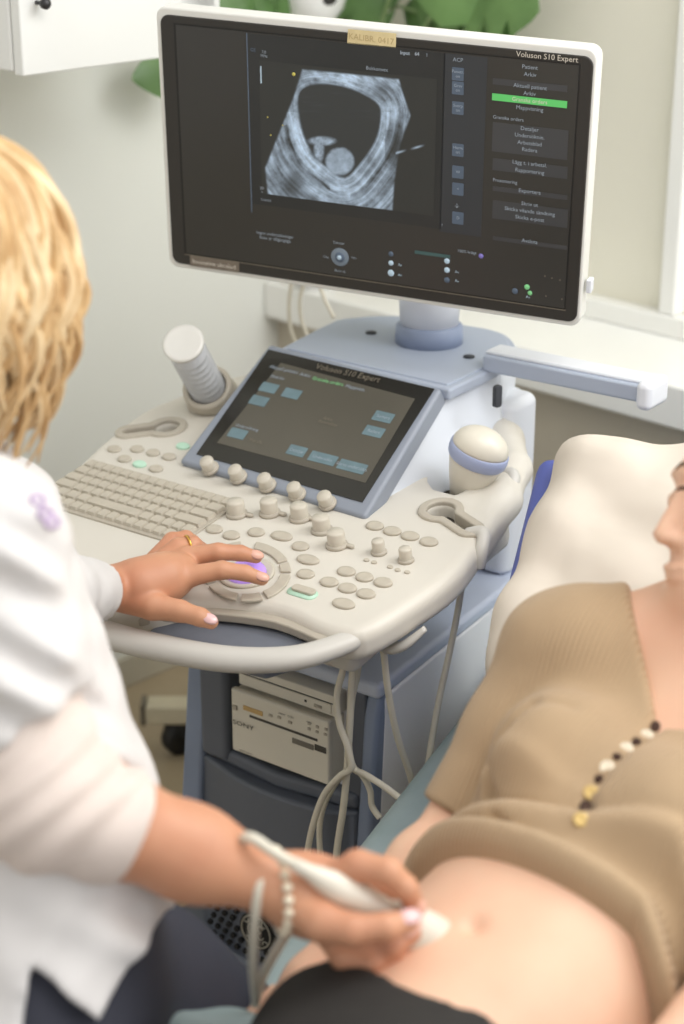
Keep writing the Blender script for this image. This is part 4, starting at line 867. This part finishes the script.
# V opening bounded by two vertical-ish planes containing the view of the neck edges
pA = at(640, 640, 1.72); pB = at(720, 715, 1.60)
vn1 = unit(np.cross(pA-vn, (-.3, -.35, .9))); vn1 = vn1 if (at(690, 660, 1.65)-vn) @ vn1 > 0 else -vn1
vn2 = unit(np.cross(pB-vn, (-.3, -.35, .9))); vn2 = vn2 if (at(690, 660, 1.65)-vn) @ vn2 < 0 else -vn2
bp3 = [march(body_s, x, y, 1.3, 2.3) for x, y in bpts]
gaps = [(bp3[i]*.72+bp3[i+1]*.28, bp3[i]*.28+bp3[i+1]*.72) for i in range(len(bp3)-1)]
m_knit = mat('tan_rib_knit', (184, 157, 124), .85, noise=.05, nscale=9, wave=(tuple(Lp), 200, .4, .002), sheen=.15)
sw = link('cardigan', nets(sweater_f, lo_p, hi_p, .004), m_knit, None, Matrix.Identity(4)); wchild(sw, pat)
m_brown = mat('dark_brown_gap', (66, 44, 34), .9, noise=.1)
m_pearl = mat('pearl_button', (240, 228, 204), .25, noise=.06, nscale=200, coat=.5); m_gold = mat('gold_button', (214, 182, 112), .3, noise=.05, nscale=200, metal=.2, coat=.3)
for i, (x, y) in enumerate(bpts):
    P = march(sweater_f, x, y, 1.3, 2.3); nn = unit(CAM-P+np.array([0, 0, .6])); xx = unit(np.cross((0, 0, 1), nn)); yy = np.cross(nn, xx)
    o = link('button', lathe([(.0062, -.001), (.007, .001), (.0062, .0028), (.0045, .0024), (.0001, .0026)], 24), m_pearl if i < 4 else m_gold, None, frameM(P, xx, yy, nn)); wchild(o, pat)
for i in range(len(bpts)-1):
    a, b = bpts[i], bpts[i+1]; L = [march(sweater_f, a[0]*(1-t)+b[0]*t, a[1]*(1-t)+b[1]*t, 1.3, 2.3)+unit(CAM-bp3[i])*(-.002) for t in (.28, .5, .72)]
    o = link('placket_gap', tube(L, [.003, .0062, .003], n=10, k=5, flat=1), m_brown, None, Matrix.Identity(4)); wchild(o, pat)
# black trousers
def trouser_f(X, Y, Z):
    a = a_of(X, Y); l = l_of(X, Y); d = torso_f(X, Y, Z, .007)
    b0 = SP[0][0]
    for k in (-1, 1): d = smin(d, chain(X, Y, Z, [(b0+Lp*.085*k+H*.03, .09), (b0+Lp*.10*k-H*.35+np.array([0, 0, .0]), .07)], .03), .03)
    return smax(d, a-np.interp(l, _wl[_q], _wa[_q])+.003*np.sin(l*40), .005)
m_blk = mat('black_knit', (42, 40, 38), .85, noise=.1, nscale=30, bump=.3, bscale=200)
lo_t = np.array([-.35, .75, .40]); hi_t = np.array([.30, 1.45, .72])
tr = link('trousers', nets(trouser_f, lo_t, hi_t, .005), m_blk, None, Matrix.Identity(4)); wchild(tr, pat)
# hair, lips, eyes
m_hairb = mat('hair_brown', (112, 88, 66), .55, noise=.3, nscale=60, rgb2=(88, 66, 48)); hr = np.cross(hf, hu)
def phair_f(X, Y, Z):
    d = ellip(X, Y, Z, headc-hf*.022+hu*.04, (hr, hf, hu), (.088, .100, .100)); d = smin(d, ellip(X, Y, Z, headc-hf*.07-hu*.03, (hr, hf, hu), (.07, .06, .09)), .04)
    c = headc+hf*.06-hu*.03; d = smax(d, -ellip(X, Y, Z, c, (hr, hf, hu), (.075, .085, .11)), .01)
    return d+.0015*np.sin((X*hr[0]+Y*hr[1]+Z*hr[2])*500)
ph = link('hair', nets(phair_f, headc-.2, headc+.2, .004), m_hairb, None, Matrix.Identity(4)); wchild(ph, pat)
lip = mat('lips_rose', (196, 108, 104), .4, noise=.04)
def ponf(r, f, u): return headc+r*hr+f*hf+u*hu
wchild(link('lips', join([tube([ponf(-.02, .090, -.066), ponf(0, .0985, -.0655), ponf(.02, .090, -.066)], [.001, .003, .001], n=8), tube([ponf(-.018, .088, -.071), ponf(0, .0965, -.0735), ponf(.018, .088, -.071)], [.001, .0036, .001], n=8)]), lip, None, Matrix.Identity(4)), pat)
def facel(L, r, m, nm): wchild(link(nm, tube([march(patient_f, x, y, 1.3, 2.2)-ray(x, y)*.0005 for x, y in L], r, n=8), m, None, Matrix.Identity(4)), pat)
facel([(676, 491), (681, 488), (688, 489), (694, 492)], [.0008, .002, .0022, .001], mat('lash_brown', (92, 66, 52), .6, noise=.05), 'eyelid')
facel([(676, 470), (682, 465), (692, 464), (702, 468)], [.0012, .0025, .0025, .001], m_hairb, 'eyebrow')

# ---------------------------------------------------------------- nurse
Fn = unit((.9, .43, 0)); Ln = np.array([Fn[1], -Fn[0], 0])
A_ = lambda x, y, d: at(x, y, d)
def dd_(x, y, h):      # depth of a point h above the console deck
    a, b = dk(x, y, h); return float((deckw(a, b, h)-CAM) @ FW)
def HD(L): return [(A_(x, y, dd_(x, y, h)), r) for x, y, h, r in L]
nhead = A_(-54, 272, 1.60)
NT = [(A_(-75, 480, 1.66), .070), (A_(-65, 575, 1.64), .108), (A_(-18, 700, 1.62), .103), (A_(10, 830, 1.60), .116), (A_(10, 960, 1.60), .13)]
n0 = NT[1][0] @ Ln; NS = 1.4
def nsq(X, Y, Z): e = (X*Ln[0]+Y*Ln[1]-n0)*(1/NS-1); return X+e*Ln[0], Y+e*Ln[1], Z
NTq = [(p+((p @ Ln)-n0)*(1/NS-1)*Ln, r) for p, r in NT]
sh_r, el_r, wr_r = A_(-18, 545, 1.46), A_(38, 795, 1.44), A_(272, 884, 1.50)
sh_l, el_l, wr_l = A_(-5, 520, 1.78), A_(40, 600, 1.85), A_(112, 588, dd_(112, 588, .035))
LH = dict(palm=HD([(112, 588, .035, .025), (140, 586, .036, .029), (165, 578, .034, .026), (180, 572, .032, .022)]),
          index=HD([(170, 582, .034, .014), (190, 576, .035, .0125), (222, 570, .040, .0105), (245, 573, .034, .0092), (262, 579, .026, .0078)]),
          middle=HD([(165, 566, .036, .014), (187, 557, .038, .0125), (218, 552, .042, .0105), (240, 553, .036, .0092), (256, 557, .028, .0078)]),
          ring=HD([(160, 562, .034, .013), (178, 548, .042, .012), (193, 545, .040, .0105), (203, 550, .024, .0085)]),
          pinky=HD([(155, 560, .030, .012), (172, 541, .034, .0105), (186, 538, .028, .009), (194, 541, .014, .0075)]),
          thumb=HD([(128, 598, .030, .018), (152, 606, .026, .016), (180, 611, .022, .0125), (200, 617, .018, .0105), (211, 622, .014, .0085)]))
RHd = [('palm', [(272, 884, 1.50, .025), (300, 892, 1.51, .030), (325, 900, 1.52, .030), (345, 905, 1.53, .026)]),
       ('index', [(335, 880, 1.50, .015), (358, 866, 1.49, .0135), (388, 872, 1.48, .012), (406, 888, 1.485, .010), (414, 905, 1.50, .0085)]),
       ('middle', [(345, 895, 1.53, .014), (372, 882, 1.53, .0125), (402, 893, 1.53, .011), (416, 915, 1.53, .0095)]),
       ('ring', [(340, 915, 1.53, .014), (365, 945, 1.51, .0125), (392, 945, 1.50, .011), (412, 932, 1.505, .009)]),
       ('pinky', [(325, 925, 1.53, .014), (345, 957, 1.51, .012), (372, 962, 1.50, .0105), (395, 952, 1.505, .0085)]),
       ('thumb', [(300, 905, 1.49, .018), (322, 922, 1.475, .0165), (352, 930, 1.465, .0135), (385, 927, 1.465, .0115), (408, 921, 1.475, .0095)])]
RH = {k: hand_nodes(v) for k, v in RHd}
def hand_f(X, Y, Z, Hd):
    d = chain(X, Y, Z, Hd['palm'], .02)
    for k in ('index', 'middle', 'ring', 'pinky', 'thumb'): d = smin(d, chain(X, Y, Z, Hd[k], .004), .0045)
    return d
def nurse_low(X, Y, Z):
    d = chain(*nsq(X, Y, Z), [(p, r-.012) for p, r in NTq], .05)
    d = smin(d, chain(X, Y, Z, [(NT[0][0], .06), (nhead-np.array([0, 0, .08]), .052)], .03), .03)
    d = smin(d, chain(X, Y, Z, [(NT[1][0]+Ln*.05+np.array([0, 0, .04]), .05), (sh_r, .05), (el_r, .042), (el_r*.75+wr_r*.25, .041), (el_r*.35+wr_r*.65, .034), (wr_r, .0255)], .03), .03)
    d = smin(d, chain(X, Y, Z, [(NT[1][0]-Ln*.05+np.array([0, 0, .04]), .05), (sh_l, .05), (el_l, .038), (wr_l, .025)], .03), .03)
    return smin(d, head_f(X, Y, Z, nhead, unit((.75, .62, -.1)), (0, 0, 1)), .02)
def nurse_f(X, Y, Z): return smin(smin(nurse_low(X, Y, Z), hand_f(X, Y, Z, LH), .008), hand_f(X, Y, Z, RH), .008)
# body and hands share one surface: a fine pass would be heavy for the torso, so both resolutions are sampled and welded in one mesh
def box_nodes(Hd, m=.045):
    P = np.array([p for c in Hd.values() for p, r in c]); return P.min(0)-m, P.max(0)+m
lo_n = np.array([-.72, 1.05, .46]); hi_n = np.array([-.12, 1.95, 1.42])
def cutf(fn, P, n, s, off=0): return lambda X, Y, Z: np.maximum(fn(X, Y, Z), s*((X-P[0])*n[0]+(Y-P[1])*n[1]+(Z-P[2])*n[2])-.012)
nr_n = unit(wr_r-el_r); nl_n = unit(wr_l-el_l); cr_ = el_r*.3+wr_r*.7; cl_ = el_l*.35+wr_l*.65
mA = nets(lambda X, Y, Z: np.maximum(np.maximum(nurse_f(X, Y, Z), (X-cr_[0])*nr_n[0]+(Y-cr_[1])*nr_n[1]+(Z-cr_[2])*nr_n[2]), np.where((Y > 1.55), (X-cl_[0])*nl_n[0]+(Y-cl_[1])*nl_n[1]+(Z-cl_[2])*nl_n[2], -1)), lo_n, (.0, 1.98, 1.42), .005)
def fine(Hd, c, n):
    l, h = box_nodes(Hd, .05); l = np.minimum(l, c-.05); h = np.maximum(h, c+.05)
    return nets(cutf(nurse_f, c, n, -1), l, h, .0019)
body = join([mA, fine(RH, cr_, nr_n), fine(LH, cl_, nl_n)])
nur = link('nurse', body, m_skin2); tag(nur, 'seated blonde person in a white tunic, one hand on the trackball, other holding a probe', 'person')
# tunic
m_tun = mat('white_tunic_cotton', (218, 215, 214), .85, noise=.03, nscale=5, bump=.7, bscale=10, bd=.02)
gz = unit(ray(95, 960)); gx = unit(np.cross(gz, (0, 0, 1))); gy = np.cross(gx, gz)
uz = lambda x, y: (lambda p: (p @ gx, p @ gy))(A_(x, y, 1.47))
cutpoly = [uz(172, 903), uz(98, 1019), uz(28, 958), uz(26, 1200), uz(500, 1200), uz(500, 903)]
def wr(X, Y, Z, amp=1):
    return amp*(.0045*np.sin(X*55+Z*38+2.2*np.sin(Y*23+Z*15))+.003*np.sin(Z*95-X*60+2*np.sin(X*40)))
FL = [((20, 560), (75, 590), 1.40), ((5, 640), (60, 670), 1.39), ((10, 700), (70, 690), 1.38), ((90, 640), (128, 760), 1.52), ((60, 880), (150, 850), 1.50), ((30, 900), (120, 930), 1.49), ((0, 870), (60, 860), 1.48), ((70, 600), (108, 590), 1.75), ((60, 560), (100, 575), 1.75)]
FLW = [(A_(a[0], a[1], d), A_(b[0], b[1], d)) for a, b, d in FL]
def folds(X, Y, Z):
    s = 0
    for i, (a, b) in enumerate(FLW): s = s+(.007 if i % 2 else .009)*np.exp(-(seg_(X, Y, Z, a, b, 0, 0)/.03)**2)*np.sin(((X+Y)*1.2+Z*2)*60+i)
    return s
def tunic_f(X, Y, Z):
    d = chain(*nsq(X, Y, Z), [(p, r+(.006 if i < 4 else .02)) for i, (p, r) in enumerate(NTq)], .05)
    d = smin(d, chain(X, Y, Z, [(NT[1][0]-Ln*.05+np.array([0, 0, .03]), .06), (sh_l, .062), (el_l, .050), (wr_l-.02*nl_n, .036)], .03), .03)
    dl = (X-wr_l[0])*nl_n[0]+(Y-wr_l[1])*nl_n[1]+(Z-wr_l[2])*nl_n[2]+.075
    d = np.where(Y > 1.72, np.maximum(d, dl), d)
    # sleeve end above the elbow of the near arm
    e = unit(el_r-sh_r); c = (X-el_r[0])*e[0]+(Y-el_r[1])*e[1]+(Z-el_r[2])*e[2]+.055+.35*((X-el_r[0])*Fn[0]+(Y-el_r[1])*Fn[1])
    arm_ = chain(X, Y, Z, [(NT[1][0]+Ln*.05+np.array([0, 0, .03]), .06), (sh_r, .066), (sh_r*.5+el_r*.5, .06), (el_r, .062)], .03); d = smin(d, smax(arm_, c, .004), .02)
    d = np.maximum(d, -poly2(X*gx[0]+Y*gx[1]+Z*gx[2], X*gy[0]+Y*gy[1]+Z*gy[2], cutpoly))
    d = smax(d, -ellip(X, Y, Z, NT[0][0]+np.array([.02, .01, .12]), np.eye(3), (.07, .07, .09)), .006)
    return d+wr(X, Y, Z)*.3+folds(X, Y, Z)+.008*np.exp(-(seg_(X, Y, Z, A_(72, 545, 1.55), A_(128, 680, 1.52), 0, 0)/.012)**2)
tun = link('tunic', nets(tunic_f, (-.75, 1.02, .44), (-.12, 1.98, 1.15), .0055), m_tun, None, Matrix.Identity(4)); wchild(tun, nur)
# knitted undershirt sleeve around the elbow
m_und = mat('knit_undershirt', (224, 210, 202), .9, noise=.03, nscale=30, wave=(tuple(nr_n), 300, .2, .001))
cuff_c = A_(133, 833, 1.455)
def und_f(X, Y, Z):
    d = chain(X, Y, Z, [(sh_r*.45+el_r*.55, .053), (el_r, .052), (cuff_c+nr_n*.03, .045)], .035)
    s = (X-cuff_c[0])*nr_n[0]+(Y-cuff_c[1])*nr_n[1]+(Z-cuff_c[2])*nr_n[2]
    e = unit(el_r-sh_r); t = (X-el_r[0])*e[0]+(Y-el_r[1])*e[1]+(Z-el_r[2])*e[2]
    d = d+.0022*np.sin(s*120+t*90+2*np.sin(t*40))
    d = smax(d, s-.0, .004); return np.maximum(d, -t-.10)
und = link('undershirt_sleeve', nets(und_f, el_r-np.array([.12, .12, .14]), el_r+np.array([.2, .16, .22]), .003), m_und, None, Matrix.Identity(4)); wchild(und, nur)
# trousers
m_nav = mat('navy_trousers', (52, 54, 66), .8, noise=.08, nscale=12, bump=.2, bscale=40)
def ntr_f(X, Y, Z):
    k0 = A_(30, 975, 1.60); d = chain(X, Y, Z, [(k0, .115), (A_(140, 1002, 1.72), .086), (A_(320, 1110, 1.85), .070)], .04)
    d = smin(d, chain(X, Y, Z, [(A_(10, 1030, 1.75), .10), (A_(110, 1050, 1.85), .07), (A_(240, 1130, 1.9), .06)], .04), .02)
    d = smin(d, chain(*nsq(X, Y, Z), [(p, r+.003) for p, r in NTq[3:]], .05), .03); d = smax(d, Z-NT[3][0][2]-.03, .01)
    return d+.0025*np.sin(X*60+Z*40)
nt_ = link('trousers', nets(ntr_f, (-.66, 1.05, .25), (.08, 2.0, .72), .006), m_nav, None, Matrix.Identity(4)); wchild(nt_, nur)
# hair
m_blo = mat('hair_blonde', (220, 188, 140), .55, noise=.25, nscale=30, rgb2=(190, 152, 104))
m_blo2 = mat('hair_blonde_light', (236, 214, 174), .55, noise=.15, nscale=30, rgb2=(214, 184, 140))
def nhair_f(X, Y, Z):
    d = ellip(X, Y, Z, nhead+np.array([-.005, -.01, .028]), np.eye(3), (.098, .104, .098)); d = smin(d, ellip(X, Y, Z, nhead+np.array([-.02, -.03, -.04]), np.eye(3), (.080, .075, .085)), .04)
    return d+.004*np.sin(X*90+Y*70+3*np.sin(Z*30))
wchild(link('hair', nets(nhair_f, nhead-.2, nhead+.2, .005), m_blo, None, Matrix.Identity(4)), nur)
locks = [[], []]
top_ = nhead+np.array([-.01, 0, .118])
for i in range(250):
    a = rng.uniform(-2.6, .75) if i % 4 else rng.uniform(-.5, .9)
    o = np.array([math.cos(a), math.sin(a), 0]); rr = rng.uniform(.92, 1.05); L = rng.uniform(.10, .16) if i % 5 else rng.uniform(.16, .20); ph_ = rng.uniform(0, 6.28); am = rng.uniform(.006, .016)
    pts = []; rad = []
    for j in range(11):
        t = j/10; 
        if t < .4: q = t/.4*math.pi/2; P = nhead+np.array([-.005, -.008, .02])+o*.107*rr*math.sin(q)+np.array([0, 0, .102*rr*math.cos(q)])
        else: s = (t-.4)/.6; P = nhead+np.array([-.005, -.008, .02])+o*(.107*rr+.01*math.sin(s*3)-.045*s*s)+np.array([0, 0, -L*s])
        wv = am*min(1, t*2); P = P+wv*np.array([math.sin(ph_+t*11), math.cos(ph_+t*9), 0]); pts.append(P); rad.append((.0065 if L < .16 else .004)*(1-.75*t**3))
    locks[i % 2].append(tube(pts, rad, n=5, k=3))
for L, mm in zip(locks, (m_blo, m_blo2)): wchild(link('hair_locks', join(L), mm, None, Matrix.Identity(4)), nur)
# finger nails
m_nl = (m_nail, mat('nail_skin_pink', (226, 176, 158), .3, noise=.02, coat=.4))
def nail(P, Q, r, nm='nail'):
    ax = unit(Q-P); n = unit(unit(CAM-Q)*.8+np.array([0, 0, .6])); n = unit(n-(n @ ax)*ax); y = np.cross(n, ax)
    me = lathe([(r*.95, 0), (r*.8, r*.25), (.0001, r*.35)], 16, 1.25, .85); wchild(link(nm, me, m_nail, None, frameM(Q+n*r*.78-ax*r*.1, ax, y, n)), nur)
for Hd, ks in ((LH, ('index', 'middle', 'thumb')), (RH, ('index', 'ring', 'thumb'))):
    for k in ks: m_nail = m_nl[0] if k == 'thumb' else m_nl[1]; nail(Hd[k][-2][0], Hd[k][-1][0], Hd[k][-1][1])
# pale mauve mark on the sleeve
m_mv = mat('mauve_print', (202, 182, 214), .9, noise=.1, nscale=60)
for cx, cy in ((38, 500), (46, 514), (52, 522)):
    P = [march(tunic_f, cx+7*math.cos(t), cy+5*math.sin(t*1), 1.2, 1.9)-ray(cx, cy)*.0015 for t in np.linspace(0, 6.0, 8)]
    wchild(link('sleeve_print', tube(P, .0022, n=6, k=3, flat=1), m_mv, None, Matrix.Identity(4)), nur)
# ring
rg = A_(188, 546, dd_(188, 546, .041)); ra = unit(LH['ring'][2][0]-LH['ring'][1][0]); rx_ = unit(np.cross(ra, (0, 0, 1))); ry_ = np.cross(ra, rx_)
ro = link('finger_ring', tube([rg+.0122*(math.cos(t)*rx_+math.sin(t)*ry_) for t in np.linspace(0, 2*math.pi, 20, endpoint=False)], .0017, n=8, k=2, closed=True), mat('gold', (222, 178, 92), .25, metal=.9, noise=.04)); tag(ro, 'thin gold ring on the bent finger of the hand at the trackball', 'ring')
# pearl bracelet
bc = A_(279, 891, 1.503); nb_ = unit(nr_n+.38*UP); bx_ = unit(np.cross(nb_, (0, 0, 1))); by_ = np.cross(nb_, bx_)
pbr = empty('pearl_bracelet', bc, 0); tag(pbr, 'bracelet of small white pearls round the wrist above the held probe', 'bracelet')
pm = lathe([(.0048*math.cos(t), .0048*math.sin(t)) for t in np.linspace(-1.56, 1.56, 9)], 14); pm.materials.append(m_pearl); pm.polygons.foreach_set('use_smooth', [True]*len(pm.polygons))
for i in range(20):
    t = 2*math.pi*i/20; o = bpy.data.objects.new('pearl', pm); COL.objects.link(o); o.parent = pbr; o.location = Vector(tuple(.0325*(math.cos(t)*bx_+math.sin(t)*by_)+nr_n*.004*math.sin(t)))
# held probe with its cable
hp0, hp1 = A_(322, 879, 1.478), A_(435, 941, 1.525); pax = unit(hp1-hp0); PL = np.linalg.norm(hp1-hp0); p_x = unit(np.cross(pax, FW)); p_y = np.cross(pax, p_x)
hpb = empty('held_probe', hp0, 0); hpb.matrix_world = frameM(hp0, p_x, p_y, pax); tag(hpb, 'ivory ultrasound probe held in the hand and pressed against the belly', 'ultrasound probe')
link('probe_handle', lathe([(.0001, -.032), (.0055, -.03), (.0065, -.015), (.010, .0), (.0135, .018), (.0145, .04), (.0125, .062), (.0135, .075), (.0001, .076)], 32), m_prb, hpb, Matrix.Identity(4))
link('probe_nose', lathe([(.0135, .072), (.0185, PL*.78), (.0195, PL*.9), (.019, PL), (.0165, PL+.008), (.010, PL+.012), (.0001, PL+.013)], 32, 1.1, .85), m_prb, hpb, Matrix.Identity(4))
wb = hp0-pax*.03
cable('probe_cable', [wb, A_(275, 853, 1.462), A_(252, 838, 1.46), A_(243, 841, 1.475), A_(250, 852, 1.53), A_(285, 862, 1.555), A_(315, 868, 1.56), A_(320, 885, 1.575)], .0047, 'ivory cable of the held probe looping over the wrist')
cable('probe_cable', [A_(285, 862, 1.55), A_(270, 868, 1.50), A_(260, 880, 1.472), A_(256, 905, 1.475), A_(254, 935, 1.50), A_(253, 965, 1.54), A_(256, 1000, 1.58)], .0042, 'ivory cable wrapped round the wrist beside the pearl bracelet, falling towards the thigh')
cable('probe_cable', [A_(300, 910, 1.56), A_(285, 935, 1.57), A_(272, 958, 1.58), A_(262, 978, 1.6), A_(255, 1005, 1.62)], .0044, 'ivory cable slanting down below the wrist before the emblem grille')
# ================================================================ LIGHT AND CAMERA
w = bpy.data.worlds.new('world'); bpy.context.scene.world = w; w.use_nodes = True
w.node_tree.nodes['Background'].inputs[0].default_value = (1.0, .985, .955, 1); w.node_tree.nodes['Background'].inputs[1].default_value = .80
def area(name, loc, tgt, sx, sy, power, col=(1, 1, 1)):
    l = bpy.data.lights.new(name, 'AREA'); l.shape = 'RECTANGLE'; l.size = sx; l.size_y = sy; l.energy = power; l.color = col
    o = bpy.data.objects.new(name, l); COL.objects.link(o); o.location = loc; o.rotation_euler = (Vector(tgt)-Vector(loc)).to_track_quat('-Z', 'Y').to_euler(); return o
area('window_light', (1.7, 2.1, 2.1), (0.1, 2.0, .6), 1.6, 1.4, 55, (.95, .98, 1))
area('overhead_fill_light', (.7, 1.2, 2.45), (.1, 2.0, .4), 1.4, 1.2, 20, (1, .97, .92))  # added overhead fill, positioned to reach the tower side panel
area('side_fill_light', (2.3, .7, 1.5), (.1, 1.9, .5), 1.6, 1.4, 16, (.97, .98, 1))  # added fill from the right, lifts the tower side panel
cd = bpy.data.cameras.new('camera'); cam = bpy.data.objects.new('camera', cd); COL.objects.link(cam); bpy.context.scene.camera = cam
cd.sensor_fit = 'VERTICAL'; cd.sensor_height = 36; cd.lens = FPX/1024*36; cd.clip_start = .05
cam.location = Vector(tuple(CAM)); cam.rotation_euler = (math.radians(90)-PITCH, 0, 0)
cd.dof.use_dof = True; cd.dof.focus_distance = 2.16; cd.dof.aperture_fstop = 2.8
bpy.context.scene.view_settings.view_transform = 'Standard'
bpy.context.scene.cycles.max_bounces = 6
